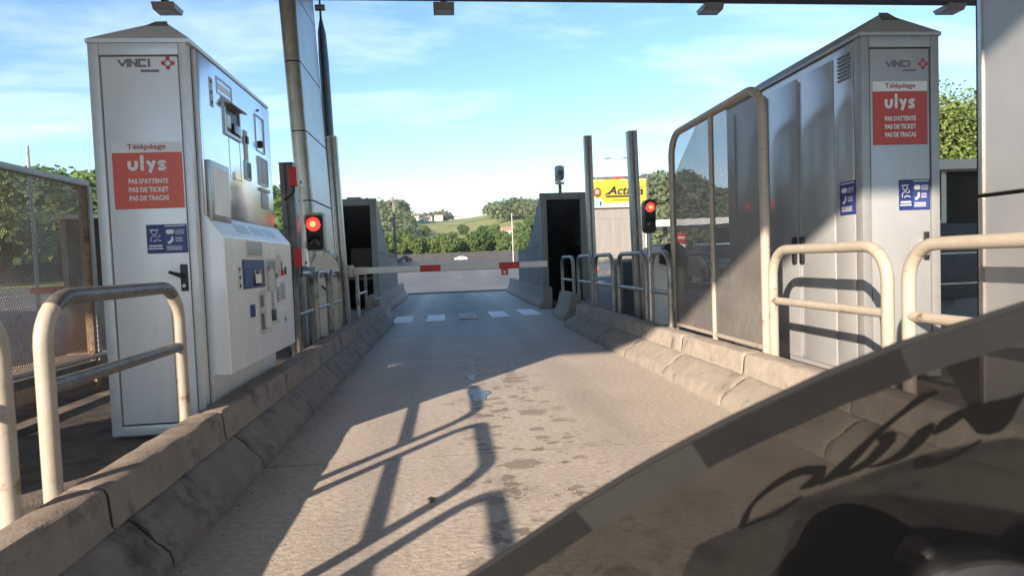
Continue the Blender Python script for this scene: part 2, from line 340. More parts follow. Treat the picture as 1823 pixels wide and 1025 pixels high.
def copy_tree(o, loc, label=None, parent=None, scale=None, rotz=None):
    c = o.copy(); C.objects.link(c)
    if parent is None:
        c.location = loc; ORG[c.name] = Vector(loc)
        if label: c['label'] = label
        if scale: c.scale = scale
        if rotz is not None: c.rotation_euler = (0, 0, rotz)
    else: c.parent = parent
    for ch in list(o.children): copy_tree(ch, None, parent=c)
    return c
# frames for flat print: origin, right, up -> xf for (u, v, depth)
def frame(o, right, upv):
    r_ = Vector(right).normalized(); u_ = Vector(upv).normalized(); n_ = r_.cross(u_)
    return Matrix(((r_.x, u_.x, n_.x, o[0]), (r_.y, u_.y, n_.y, o[1]), (r_.z, u_.z, n_.z, o[2]), (0, 0, 0, 1)))
def flat(name, m, parent, fr, poly, d0, d1): return MB().prism(poly, d0, d1, 'z').build(name, m, parent, xf=fr)
def rect(u0, u1, v0, v1): return [(u0, v0), (u1, v0), (u1, v1), (u0, v1)]
def text(name, m, parent, fr, s, u, v, wdt, hgt, d, bold=0.0, shear=0.0):
    cu = bpy.data.curves.new('t', 'FONT'); cu.body = s; cu.extrude = .01; cu.offset = bold; cu.resolution_u = 3; cu.shear = shear
    to = bpy.data.objects.new('t', cu); C.objects.link(to); bpy.context.view_layer.update()
    me = bpy.data.meshes.new_from_object(to.evaluated_get(bpy.context.evaluated_depsgraph_get())); bpy.data.objects.remove(to)
    co = np.array([v_.co[:] for v_ in me.vertices]); mn, mxx = co.min(0), co.max(0); ce = (mn+mxx)/2
    org = ORG.get(parent.name, Vector((0, 0, 0)))
    for v_ in me.vertices:
        p = fr @ Vector((u + (v_.co.x-ce[0])/(mxx[0]-mn[0])*wdt, v + (v_.co.y-ce[1])/(mxx[1]-mn[1])*hgt, d + (.0008 if v_.co.z > 0 else -.0004)))
        v_.co = p - org
    me.materials.clear(); me.materials.append(MATS[m]); me.name = name
    o = bpy.data.objects.new(name, me); C.objects.link(o); o.parent = parent; return o
def strokes(name, m, parent, fr, polylines, d0, d1):
    b = MB()
    for k, pl in enumerate(polylines):
        L_, R_ = [], []
        for i, (x, y, wd) in enumerate(pl):
            a = Vector(pl[max(i-1, 0)][:2]); c = Vector(pl[min(i+1, len(pl)-1)][:2]); t = (c-a).normalized(); nn = Vector((-t.y, t.x))
            L_.append((x+nn.x*wd/2, y+nn.y*wd/2)); R_.append((x-nn.x*wd/2, y-nn.y*wd/2))
        e = d1 + k*.00012
        for i in range(len(pl)-1):
            b.prism([L_[i], R_[i], R_[i+1], L_[i+1]], d0, e, 'z')
    return b.build(name, m, parent, xf=fr)
# catmull-rom resample of (x, y, w)
def smoothline(pts, n=5):
    P = [pts[0]] + list(pts) + [pts[-1]]; o = []
    for i in range(1, len(P)-2):
        for k in range(n):
            t = k/n; o.append(tuple(.5*((2*P[i][j]) + (P[i+1][j]-P[i-1][j])*t + (2*P[i-1][j]-5*P[i][j]+4*P[i+1][j]-P[i+2][j])*t*t + (3*P[i][j]-P[i-1][j]-3*P[i+1][j]+P[i+2][j])*t**3) for j in range(3)))
    o.append(tuple(pts[-1])); return o

# ------------------------------------------------------------------ ground, lane, islands
def sheet(name, m, x0, x1, y0, y1, z):
    return struct(MB().add([(x0, y0, z), (x1, y0, z), (x1, y1, z), (x0, y1, z)], [(0, 1, 2, 3)]).build(name, m))
sheet('plaza', 'plaza_asphalt', -70, 110, -60, 105, -.03)
# road rising away beyond the plaza
ro = MB(); ys = [105, 120, 140, 160, 180, 200, 214]
for i in range(len(ys)-1):
    za = -.025 + 2.0*((ys[i]-105)/109)**1.4; zb = -.025 + 2.0*((ys[i+1]-105)/109)**1.4
    ro.add([(-60, ys[i], za), (140, ys[i], za), (140, ys[i+1], zb), (-60, ys[i+1], zb)], [(0, 1, 2, 3)])
struct(ro.build('road', 'dark_asphalt'))
# lane: bed and concrete slabs
lane = struct(box('lane', 'black_gap', None, -1.6, 2.6, -5, 24.9, -.2, -.001))
yb = [-4.9, -.2, 3.62, 7.45, 11.4, 15.3, 19.2, 23.2]
for i in range(len(yb)-1):
    b = MB()
    MB().box(-1.5, 2.5, yb[i]+.005, yb[i+1]-.005, -.06, 0.0).build('slab', 'lane_concrete', lane)
# islands
box_l = struct(box('island_left', 'island_ground', None, -3.62, -1.39, -7, 13.7, -.1, .18))
box_r = struct(box('island_right', 'island_ground', None, 2.38, 5.2, -7, 13.7, -.1, .18))
def kerb(name, x0, y0, ang, side, prof_low, prof_cop, joints, shift, ml='kerb_concrete', mc='coping_concrete'):
    e = bpy.data.objects.new(name, None); C.objects.link(e); e['kind'] = 'structure'; e.location = (x0, y0, 0); e.rotation_euler = (0, 0, ang); ORG[e.name] = Vector((0, 0, 0))
    for nm, prof, mm, sh, gap in (('kerb_stone', prof_low, ml, shift, .0065), ('coping_stone', prof_cop, mc, 0, .004)):
        for i in range(len(joints)-1):
            ya, yz = joints[i]+sh+gap, joints[i+1]+sh-gap
            n = 16; b = MB(); rings = []
            jit = random.uniform(-.006, .006); tlt = random.uniform(-.004, .004)
            for k in range(n+1):
                t = [0, .012, .04, .1, .17, .24, .31, .38, .45, .52, .6, .68, .76, .84, .96, .988, 1][k]; yy = ya + (yz-ya)*t; edge = (.010 if k in (0, n) else (.003 if k in (1, n-1) else 0))
                rings.append([(side*(d + jit + (edge if 0 < j < len(prof)-1 else 0) + random.uniform(-.0016, .0016) + (random.choice((0, 0, 0, .007)) if (.32 < z < .349 and k > 0) else 0)), yy - y0, z - (edge*.6 if z > .1 else 0) + tlt*(t-.5) + (random.uniform(-.0015, .0015) if z > 0 else 0)) for j, (d, z) in enumerate(prof)])
            m_ = len(prof); vs = [p for r_ in rings for p in r_]; fs = [(k*m_+j, k*m_+j+1, (k+1)*m_+j+1, (k+1)*m_+j) for k in range(n) for j in range(m_-1)]
            fs += [tuple(range(m_)), tuple(range(n*m_+m_-1, n*m_-1, -1))]
            fs += [(k*m_+m_-1, k*m_, (k+1)*m_, (k+1)*m_+m_-1) for k in range(n)]
            b.add(vs, fs).build(nm, mm, e, smooth=True)
    for nm, prof, sh, gp in (('mortar', prof_low, shift, .0075), ('mortar', prof_cop, 0, .005)):
        for yj in joints[1:-1]:
            cx_ = sum(d for d, z in prof)/len(prof); pr = [(side*(d + (.010 if d < cx_ else -.004)), z - (.010 if z > .1 else 0)) for d, z in prof]
            MB().prism(pr, yj+sh-y0-gp, yj+sh-y0+gp, 'y').build(nm, 'mortar', e)
    return e
low_l = [(0, -.1), (0, .025), (.010, .055), (.030, .078), (.058, .105), (.098, .15), (.138, .188), (.155, .195), (.2, .195), (.2, -.1)]
cop_l = [(.152, .197), (.158, .21), (.168, .325), (.178, .345), (.195, .352), (.30, .352), (.315, .345), (.318, .17), (.25, .16)]
jl = [-1.24, -.03, 1.17, 2.37, 3.53, 4.80, 6.0, 7.2, 8.4, 9.6, 10.8, 11.9]
kerb('kerb_left', -1.07, 0, 0, -1, low_l, cop_l, jl, .09, 'kerb_shaded', 'coping_shaded')
low_r = [(0, -.1), (0, .025), (.014, .06), (.04, .088), (.085, .118), (.145, .158), (.195, .188), (.22, .195), (.3, .195), (.3, -.1)]
cop_r = [(.225, .197), (.232, .21), (.245, .325), (.258, .345), (.275, .352), (.39, .352), (.405, .345), (.408, .17), (.33, .16)]
jr = [-.6, .7, 2.0, 3.25, 4.5, 5.7, 6.9, 8.1, 9.3, 10.3]
kerb('kerb_right', 1.90, 4.2, R(.95), 1, low_r, cop_r, jr, -.12)
# five square pads across the lane
for i, (x, y) in enumerate(((-.957, 12.74), (-.314, 12.80), (.332, 12.96), (.959, 13.04), (1.605, 13.24))):
    p = MB().box(x-.18, x+.18, y-.72, y+.72, -.002, .018, .005).build('road_pad', 'pad_worn' if i == 2 else 'pad_white')
    tag(p, ['white square road pad at far left of the row of five', 'white square road pad second from left in the row', 'grey worn road pad in the middle of the row',
            'white square road pad second from right in the row', 'white square road pad at far right of the row'][i], 'road marking', 'square pads across the lane')
# puddle
pts = []
for k in range(28):
    a = 2*math.pi*k/28; r_ = 1 + .22*math.sin(3*a+.5) + .13*math.sin(5*a) + random.uniform(-.06, .06); pts.append((.20+.085*r_*math.cos(a), 5.24+.24*r_*math.sin(a)))
tag(MB().prism(pts, -.003, .004, 'z').build('puddle', 'water'), 'small shiny water puddle among oil stains on the lane', 'puddle')
pts = [(.165+.035*(1+.3*math.sin(3*a))*math.cos(a), 6.02+.16*math.sin(a)) for a in [2*math.pi*k/16 for k in range(16)]]
tag(MB().prism(pts, -.003, .004, 'z').build('puddle', 'water'), 'tiny water splash just beyond the puddle on the lane', 'puddle')
# loose stones and grit on the lane
def pebble(x, y, s, m='kerb_concrete'):
    bm = bmesh.new(); bmesh.ops.create_icosphere(bm, subdivisions=1, radius=s)
    b = MB(); bm.verts.index_update(); b.add([(x+v.co.x*random.uniform(.8, 1.3), y+v.co.y*random.uniform(.8, 1.3), s*.35+v.co.z*.6*random.uniform(.8, 1.2)) for v in bm.verts], [[v.index for v in f.verts] for f in bm.faces]); bm.free(); return b
tag(pebble(-.13, 2.93, .022, 0).build('stone', 'dark_steel'), 'small dark stone lying in the rail shadow on the lane', 'stone')
g = MB()
for k in range(110):
    x = random.gauss(.45, .35) if k % 2 else random.uniform(-1.05, 1.8); y = random.uniform(2.1, 7); q = pebble(x, y, random.uniform(.0025, .0065)); g.add(q.v, q.f)
o = g.build('grit', 'kerb_concrete'); o['kind'] = 'stuff'
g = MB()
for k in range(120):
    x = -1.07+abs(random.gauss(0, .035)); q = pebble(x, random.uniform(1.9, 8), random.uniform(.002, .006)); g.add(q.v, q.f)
o = g.build('kerb_grit', 'coping_shaded'); o['kind'] = 'stuff'

# ------------------------------------------------------------------ hills and country beyond
def lerp_tab(tab, x):
    if x <= tab[0][0]: return tab[0][1]
    for (a, b_), (c, d) in zip(tab, tab[1:]):
        if x <= c: return b_ + (d-b_)*(x-a)/(c-a)
    return tab[-1][1]
# azimuth (deg right of the lane axis) -> ridge elevation (deg) and ridge distance (m)
RIDGE = [(-180, 3.0), (-120, 2.5), (-60, 4.0), (-33, 5.0), (-28, 4.9), (-14, 4.4), (-9, 4.0), (-5.8, 4.1), (-3.8, 4.1), (-2.6, 3.75), (0, 3.7), (2.5, 3.95), (4.0, 4.2), (6.0, 4.6), (7.5, 4.4), (10, 4.2), (15, 4.8), (19, 5.6), (21.5, 5.3), (24, 3.6), (28, 2.4), (40, 2.2), (70, 2.5), (120, 2.5), (180, 3.0)]
RDIST = [(-180, 600), (-60, 330), (-33, 230), (-16, 240), (-11, 420), (-7, 850), (0, 1000), (8, 900), (14, 620), (20, 480), (26, 500), (40, 420), (90, 500), (180, 600)]
def terrain(x, y):
    r_ = math.hypot(x, y); a = math.degrees(math.atan2(x, y)); rd = lerp_tab(RDIST, a); el = lerp_tab(RIDGE, a)
    st = 90 if a < -12 else (228 if a < 12 else 200)
    if abs(a) > 70: st = 120
    base = 2.0 if (-12 <= a < 12) else 0.0
    hr = CAM_H + math.tan(R(el))*rd
    if r_ <= st: return -.12 if base == 0 or r_ < 215 else 2.0*(r_-215)/13
    t = min(1.0, (r_-st)/max(rd-st, 1)); s = t*t*(3-2*t)*.55 + t*.45
    h = base + (hr-base)*s
    if r_ > rd: h = hr - (r_-rd)*.03
    return h + 1.2*math.sin(x*.021+1.3)*math.sin(y*.017)*t
az = list(range(-180, -40, 10)) + [a*.75 for a in range(-54, 68)] + list(range(51, 181, 10)); az[-1] = 180
rr = [1, 60, 90, 130, 170, 200, 214, 222, 230, 245, 270, 310, 360, 430, 520, 640, 760, 900, 1010, 1200, 1700]
b = MB(); vs = [(r_*math.sin(R(a)), r_*math.cos(R(a)), terrain(r_*math.sin(R(a)), r_*math.cos(R(a)))) for r_ in rr for a in az]
na = len(az); fs = [(i*na+j, i*na+j+1, (i+1)*na+j+1, (i+1)*na+j) for i in range(len(rr)-1) for j in range(na-1)]
struct(b.add(vs, fs).build('terrain', 'grass', smooth=True))
# noise wall at the far side of the road
wl = thing('noise_wall', 'long low dark grey wall along the far road below the trees', 'wall', (8, 217, 1.9))
for k in range(16):
    x0 = -19 + k*5.0; MB().box(x0+.02, x0+4.98, 216.8, 217.2, 1.6, 4.55+.012*k, .03).build('panel', 'wall_dark', wl)
    MB().box(x0-.12, x0+.12, 216.65, 216.78, 1.6, 4.65+.012*k).build('post', 'wall_dark', wl)

# ---- trees
def unit(a): return a/np.linalg.norm(a, axis=1)[:, None]
def leaf_quads(name, P, nrm, size, m, rg, asp=.62):
    n_ = len(P); t1 = unit(np.cross(nrm, rg.normal(size=(n_, 3)))); t2 = np.cross(nrm, t1); sz = size[:, None]
    V = np.stack([P+t1*sz, P+t2*sz*asp+nrm*sz*.15, P-t1*sz, P-t2*sz*asp], 1).reshape(-1, 3)
    me = bpy.data.meshes.new(name); me.vertices.add(4*n_); me.vertices.foreach_set('co', V.astype('f').ravel())
    me.loops.add(4*n_); me.loops.foreach_set('vertex_index', np.arange(4*n_, dtype='i')); me.polygons.add(n_)
    me.polygons.foreach_set('loop_start', np.arange(0, 4*n_, 4, dtype='i')); me.polygons.foreach_set('loop_total', np.full(n_, 4, dtype='i'))
    me.update(calc_edges=True); me.materials.append(MATS[m]); return me
def crown_mesh(name, cx, cz, rx, rz, nclump, nleaf, leaf, seed, m, cone=0):
    rg = np.random.RandomState(seed); Ps, Ns = [], []
    for k in range(nclump):
        d = rg.normal(size=3); d /= np.linalg.norm(d); rad = rg.uniform(.35, 1.0)**.6
        p = np.array([d[0]*rx*rad*.8, d[1]*rx*rad*.8, cz + d[2]*rz*rad*.85])
        if cone: f_ = max(.15, 1-(p[2]-(cz-rz))/(2*rz)*.85); p[0] *= f_; p[1] *= f_
        cr = rg.uniform(.20, .40)*rx; dd = unit(rg.normal(size=(nleaf, 3)))
        Ps.append(p + dd*cr*rg.uniform(.55, 1.0, size=(nleaf, 1))*np.array([1, 1, .8])); Ns.append(unit(dd*.7 + rg.normal(size=(nleaf, 3))*.5 + np.array([0, 0, .35])))
    P = np.concatenate(Ps); return leaf_quads(name, P, np.concatenate(Ns), leaf*rg.uniform(.6, 1.3, size=len(P)), m, rg)
def trunk_mesh(name, h, r_, nl, spread, seed):
    rg = random.Random(seed); b_ = MB(); b_.tube([(0, 0, -.6), (.02*h, 0, h*.3), (-.01*h, .02*h, h*.65), (0, 0, h*.95)], [r_*1.2, r_*.85, r_*.5, r_*.12], 7)
    for k in range(nl):
        a = rg.uniform(0, 6.28); z = h*rg.uniform(.3, .7); l_ = spread*rg.uniform(.5, .9)
        b_.tube([(0, 0, z), (math.cos(a)*l_*.5, math.sin(a)*l_*.5, z+l_*.35), (math.cos(a)*l_, math.sin(a)*l_, z+l_*.8)], [r_*.4, r_*.25, r_*.06], 5)
    me = bpy.data.meshes.new(name); me.from_pydata(b_.v, [], b_.f); me.materials.append(MATS['bark']); return me
KINDS = []
for i, (rx, rz, cz, h, ncl, m, cone) in enumerate(((3.6, 3.8, 5.4, 7.5, 60, 'leaf_mid', 0), (3.1, 4.6, 6.0, 9, 60, 'leaf_light', 0), (4.3, 3.3, 4.6, 6.5, 70, 'leaf_mid', 0), (1.5, 4.6, 5.0, 9, 34, 'leaf_hill', 1))):
    KINDS.append((crown_mesh('crown', 0, cz, rx, rz, ncl, 48, .36, 11+i, m, cone), trunk_mesh('trunk', h, .26, 7, rx*.8, 5+i)))
KINDS.append((crown_mesh('crown', 0, 5.8, 3.5, 4.6, 150, 230, .105, 31, 'leaf_light'), trunk_mesh('trunk', 9, .26, 9, 3.0, 15)))
def tree(x, y, s, kind, label, group, z=None, sq=1.0):
    if z is None: z = terrain(x, y)
    e = thing('tree', label, 'tree', (x, y, z-.1), group); e.scale = (s*sq, s*sq, s); e.rotation_euler = (0, 0, random.uniform(0, 6.28))
    for nm, me in zip(('crown', 'trunk'), KINDS[kind]):
        o_ = bpy.data.objects.new(nm, me); C.objects.link(o_); o_.parent = e
    return e
rg = random.Random(3)
WX = [-24.5, -20.5, -17, -13.5, -10, -6.5, -3, .5, 4, 8, 11.5, 15.5, 19, 23, 27, 31]
for i, x in enumerate(WX):
    s_ = [1.45, 1.2, .8, .95, 1.15, .85, 1.3, 1.4, 1.0, 1.2, 1.45, .75, .95, .8, 1.1, 1.0][i]*.86
    tree(x+rg.uniform(-.8, .8), 222+rg.uniform(0, 6), s_, [0, 1, 1, 1, 0, 1, 0, 2, 0, 1, 0, 1, 0, 1, 2, 0][i], 'leafy green tree in the front row just behind the far grey wall', 'trees behind the far wall', z=2.0)
for i in range(18):
    x = -30+i*4.0+rg.uniform(-1.5, 1.5); yq = 250+rg.uniform(0, 45); tree(x, yq, rg.uniform(.8, 1.15), rg.choice([0, 2, 0, 1]), 'rounded tree at the foot of the far hillside behind the front row', 'trees at the foot of the hill')
for i in range(30):   # mid slope
    a = rg.uniform(-7, 9.5); r_ = rg.uniform(330, 640)
    if -3.2 < a < 3.6 and r_ > 470: continue
    tree(r_*math.sin(R(a)), r_*math.cos(R(a)), rg.uniform(.8, 1.3), rg.choice([0, 2, 2, 3]), 'distant tree scattered on the sunny hillside slope', 'trees on the hillside')
def wood(name, label, areas, leaf, m, seed, nl=70):
    q = random.Random(seed); nr = np.random.RandomState(seed); Ps, Ns, Ss = [], [], []
    for (a0, a1, r0_, r1_, n_, s0, s1) in areas:
        for k in range(n_):
            a = q.uniform(a0, a1); r_ = q.uniform(r0_, r1_); x, y = r_*math.sin(R(a)), r_*math.cos(R(a)); z = terrain(x, y); s = q.uniform(s0, s1)
            d = unit(nr.normal(size=(nl, 3))); d[:, 2] = np.abs(d[:, 2])*1.1 - .15
            lump = 1 + .22*np.sin(d[:, 0]*5+k)*np.sin(d[:, 1]*5+2*k)
            Ps.append(np.array([x, y, z + s*.45]) + d*np.array([s*.62, s*.62, s*.7])*(nr.uniform(.75, 1.05, size=nl)*lump)[:, None]); Ns.append(unit(d + nr.normal(size=(nl, 3))*.45)); Ss.append(leaf*s*nr.uniform(.7, 1.3, size=nl)*.1)
    o_ = bpy.data.objects.new(name, leaf_quads(name, np.concatenate(Ps), np.concatenate(Ns), np.concatenate(Ss), m, nr, .8)); C.objects.link(o_)
    o_['kind'] = 'stuff'; o_['label'] = label; o_['category'] = 'woodland'; return o_
wood('woodland', 'dark wooded ridge along the far hilltops', [(-7.5, -3.9, 700, 900, 110, 13, 20), (-3.2, 0.1, 980, 1030, 60, 12, 17), (3.6, 9.5, 700, 940, 190, 8, 13), (4.2, 10, 560, 700, 60, 10, 15), (-8, -3.5, 430, 700, 60, 9, 14)], 1.25, 'leaf_hill', 2)
wood('left_woodland', 'dense green wood on the near hill to the left', [(-42, -11, 95, 140, 260, 5, 8), (-42, -10, 140, 250, 330, 7, 11)], .85, 'leaf_mid', 3, 130)
wood('right_woodland', 'wooded hillside behind the toll plaza on the right', [(12, 17, 400, 600, 60, 8, 13), (17, 30, 330, 500, 260, 8, 14), (30, 60, 200, 420, 160, 7, 12), (11, 24, 215, 300, 110, 6, 9)], 1.25, 'leaf_hill', 4)
for (x, y, s, k, sq) in ((30.5, 38, 1.12, 4, 1.1), (35, 40.5, 1.15, 4, 1.1), (39, 43, 1.2, 4, 1.1)):
    tree(x, y, s, k, {30.5: 'tall bright green tree beside the right cabinet, leftmost of its group', 35: 'tall bright green tree behind the right cabinet, next to the column', 39: 'tall green tree mostly hidden behind the right column'}[x], 'tall trees on the right', z=-.1, sq=sq)
# far houses on the hill
def house(name, x, y, wd, dp, h, rot, label, pitch=2.0):
    z = terrain(x, y)-1; e = thing(name, label, 'house', (x, y, z), 'white houses on the far hill'); ORG[e.name] = Vector((0, 0, 0))
    MB().box(-wd/2, wd/2, -dp/2, dp/2, 0, h).build('wall', 'house_wall', e)
    MB().prism([(-dp/2-.6, h-.1), (dp/2+.6, h-.1), (0, h+pitch)], -wd/2-.5, wd/2+.5, 'x').build('roof', 'house_roof', e)
    for k in range(int(wd//3.5)):
        u = -wd/2 + 1.8 + k*3.5; MB().box(u-.6, u+.6, -dp/2-.06, -dp/2+.05, h*.35, h*.7).build('window', 'window_dark', e)
    e.rotation_euler = (0, 0, rot)
def at(a, r_): return r_*math.sin(R(a)), r_*math.cos(R(a))
for (a, r_, wd, h, rot, lb) in ((-3.75, 900, 10, 7, .25, 'white house on the far hill, leftmost of the row'), (-2.75, 930, 9, 7.5, -.2, 'white house on the far hill, second from left'), (-1.75, 900, 11, 6, .1, 'wide pale house on the far hill, third from left'),
                               (-.75, 900, 11, 7.5, -.15, 'bright white house on the far hill, rightmost of the row'), (1.0, 985, 12, 6.5, .1, 'small pale house on the skyline of the far hill'),
                               (5.4, 420, 9, 4.2, .3, 'small orange roofed house half hidden by hillside trees')):
    x, y = at(a, r_); house('house', x, y, wd, 8, h, rot, lb)

# ------------------------------------------------------------------ canopy, columns
cn = thing('canopy', 'dark flat canopy edge across the top of the view', 'canopy', (0, 3, 5.6))
cn.rotation_euler = (0, 0, R(1.0)); CN_SHIFT = -.10
MB().box(-30, 34, -4.6, 11.1, 5.66, 6.1).build('roof_slab', 'canopy_paint', cn)
for k in range(16): MB().box(-30+k*4+.01, -26+k*4-.01, -4.59, 11.09, 5.63, 5.655).build('bounce_panel', 'bounce_soffit', cn)  # unseen pale underside added to bounce fill light below the canopy
MB().box(-30, 34, 11.1, 11.28, 5.6, 6.3).build('fascia', 'canopy_paint', cn)
MB().box(-30, 34, -4.8, -4.6, 5.6, 6.3).build('fascia', 'canopy_paint', cn)
cn.location.y += CN_SHIFT
for i, x in enumerate((-4.55, .09, 4.95, 9.68)):
    e = thing('canopy_lamp', ['floodlight under the canopy edge above the left cabinet', 'floodlight under the canopy edge above the lane', 'floodlight under the canopy edge above the mesh guard', 'floodlight under the canopy edge above the right cabinet'][i], 'lamp', (x, 11.35, 5.5), 'floodlights under the canopy')
    MB().prism([(11.2, 5.60), (11.62, 5.60), (11.55, 5.50), (11.27, 5.50)], x-.18, x+.18, 'x').build('housing', 'lamp_housing', e)
    MB().box(x-.15, x+.15, 11.3, 11.52, 5.49, 5.502).build('lens', 'lamp_glass', e)
    MB().box(x-.05, x+.05, 11.281, 11.36, 5.6, 5.72).build('bracket', 'canopy_paint', e)
def column(x0, x1, y0, y1, z1, joints, label, trim_near, leanx=0):
    e = thing('canopy_column', label, 'column', ((x0+x1)/2, (y0+y1)/2, .1), 'canopy columns')
    e.rotation_euler = (0, leanx, 0)
    zs = [.1] + joints + [z1]
    box('core', 'black_gap', e, x0+.03, x1-.03, y0+.03, y1-.03, .1, z1)
    for a, c in zip(zs, zs[1:]): MB().box(x0, x1, y0+.10, y1-.10, a+.009, c-.009, .006).build('panel', 'column_panel', e)
    for yy in (y0, y1):
        for a, c in zip(zs, zs[1:]):
            MB().prism([((x0+x1)/2 + (x1-x0)/2*1.04*u, (yy+.10 if yy == y0 else yy-.10) + (-.10 if yy == y0 else .10)*v_) for u, v_ in [(1, -.05)] + [(math.cos(t*math.pi/10), math.sin(t*math.pi/10)) for t in range(11)] + [(-1, -.05)]], a+.009, c-.009, 'z').build('edge_trim', 'column_trim', e, smooth=True)
    return e
column(-2.02, -1.80, 9.15, 10.7, 5.62, [1.0, 2.05, 3.02, 3.98, 4.96], 'tall panelled grey column with rounded metal edge behind the left signal', 1, R(-2.2))
column(2.62, 2.98, 1.25, 2.99, 5.62, [1.33, 2.72, 4.0], 'wide grey panelled column at the right edge of the view', 1)
column(-2.98, -2.62, 1.74, 3.3, 5.62, [1.33, 2.72, 4.0], 'unseen grey panelled column added to shade the left cabinet', 1)  # added out of view, keeps the sun off the left cabinet front
# dark spindle strut behind the left column
e = thing('canopy_strut', 'dark pointed strut standing right beside the left column', 'strut', (-1.85, 11.0, .1))
e.rotation_euler = (0, R(-1.2), 0)
st = MB()
for (a, c) in (((.1, .05), (3.0, .09)),):
    pass
prof = [(.06, .1), (.10, 2.2), (.12, 3.4), (.12, 4.6), (.10, 5.0), (.03, 5.25), (.022, 5.6)]
vs = [(-1.85+(.62*r_)*math.cos(2*math.pi*k/14), 11.0+(1.5*r_)*math.sin(2*math.pi*k/14), z) for r_, z in prof for k in range(14)]
fs = [(i*14+k, i*14+(k+1) % 14, (i+1)*14+(k+1) % 14, (i+1)*14+k) for i in range(len(prof)-1) for k in range(14)] + [tuple(range(13, -1, -1)), tuple(range(6*14, 7*14))]
MB().add(vs, fs).build('strut_body', 'strut_dark', e, smooth=True)
MB().disc((-1.93, 11.0, 5.42), .05, (1, 0, 0), .16, 12).build('pin', 'steel', e)

# ------------------------------------------------------------------ prints shared by the two cabinets
def vinci(parent, fr, u0, v0, u1, h):
    W_ = u1-u0; t = h*.24; lw = W_*.735; letters = []; cw = lw/5.2; x = u0
    def L_(pts): letters.append([(p[0], p[1], t) for p in pts])
    top, bot, mid = v0+h-t/2, v0+t/2, v0+h/2
    L_([(x, top), (x+cw*.5, bot)]); L_([(x+cw*.5, bot), (x+cw, top)]); x += cw*1.2
    L_([(x, top+t/2), (x, bot-t/2)]); x += cw*.32
    L_([(x, bot-t/2), (x, top+t/2)]); L_([(x, top), (x+cw*.8, bot)]); L_([(x+cw*.8, bot-t/2), (x+cw*.8, top+t/2)]); x += cw*1.15
    L_([(x+cw*.9, top), (x, top)]); L_([(x, top+t/2), (x, bot-t/2)]); L_([(x, bot), (x+cw*.9, bot)]); x += cw*1.2
    L_([(x+cw*.05, top+t/2), (x+cw*.05, bot-t/2)])
    lo = flat('logo', 'logo_grey', parent, fr, rect(u0+W_*.40, u0+W_*.73, v0-h*.62, v0-h*.32), -.001, .0016)
    strokes('lettering', 'logo_grey', lo, fr, letters, -.001, .0018)
    c = (u1-W_*.105, v0+h*.45); k = h*.44
    for j, (dx_, dy_) in enumerate(((0, 1), (0, -1), (1, 0), (-1, 0))):
        pl = [(c[0]+dx_*k*1.25+p[0], c[1]+dy_*k*1.25+p[1]) for p in rrect(k*1.05, k*1.05, k*.35 if j in (1, 3) else k*.12, 3)]
        flat('emblem', 'logo_red', lo, fr, pl, -.001, .002)
    q = k*.62
    for dx_, dy_ in ((1, 1), (-1, 1), (1, -1), (-1, -1)):
        flat('emblem', 'logo_red' if dx_*dy_ < 0 else 'logo_grey', lo, fr, [(c[0]+dx_*q+p[0], c[1]+dy_*q+p[1]) for p in rrect(k*.45, k*.45, k*.1, 2)], -.001, .0014)
def ulys(par, fr, uc, vb, w_, h_):     # rounded heavy lettering: u l y s
    x = uc-w_/2; a = w_*.26; t = w_*.085; xh = h_*.62; d = h_*.13; vb = vb+d*.3
    def ln(p): return smoothline([(q[0], q[1], t) for q in p], 4)
    Ls = [ln([(x+t/2, vb+xh), (x+t/2, vb+xh*.5), (x+t*.8, vb+t*.8), (x+a/2, vb+t/2), (x+a-t*.8, vb+t*.8), (x+a-t/2, vb+xh*.5), (x+a-t/2, vb+xh)])]
    x2 = x+a+t*.75; Ls.append([(x2+t/2, vb, t), (x2+t/2, vb+h_*.98, t)])
    x3 = x2+t*1.6; Ls += [[(x3+t/2, vb+xh, t), (x3+a*.5, vb+xh*.42, t)], [(x3+a-t/2, vb+xh, t), (x3+a*.34, vb-d, t)]]
    x4 = x3+a+t*.35; b_ = w_*.225
    Ls.append(ln([(x4+b_-t*.2, vb+xh-t*.65, 0), (x4+b_*.55, vb+xh-t*.35, 0), (x4+t*.55, vb+xh*.74, 0), (x4+b_*.5, vb+xh*.5, 0), (x4+b_-t*.5, vb+xh*.27, 0), (x4+b_*.45, vb+t*.35, 0), (x4+t*.2, vb+t*.65, 0)]))
    strokes('lettering', 'sign_white', par, fr, Ls, .002, .0042)
def red_sign(parent, fr, u0, u1, v0, v1, red):
    w_, h_ = u1-u0, v1-v0; vs_ = v1-h_*.155
    o_ = flat('sign', red, parent, fr, rect(u0, u1, v0, vs_-.0005), -.001, .003)
    o_['label'] = 'red toll advert sticker with white lettering'
    flat('header', 'sign_white', o_, fr, rect(u0, u1, vs_, v1), -.001, .003)
    text('lettering', 'text_red', o_, fr, 'Télépéage', (u0+u1)/2, (vs_+v1)/2-h_*.0, w_*.56, h_*.10, .0042, .012)
    ulys(o_, fr, (u0+u1)/2, v0+h_*.565, w_*.57, h_*.235)
    for i, s in enumerate(("PAS D'ATTENTE", 'PAS DE TICKET', 'PAS DE TRACAS')):
        text('lettering', 'sign_white', o_, fr, s, (u0+u1)/2, v0+h_*(.415-.128*i), w_*.57, h_*.077, .0042, .035)
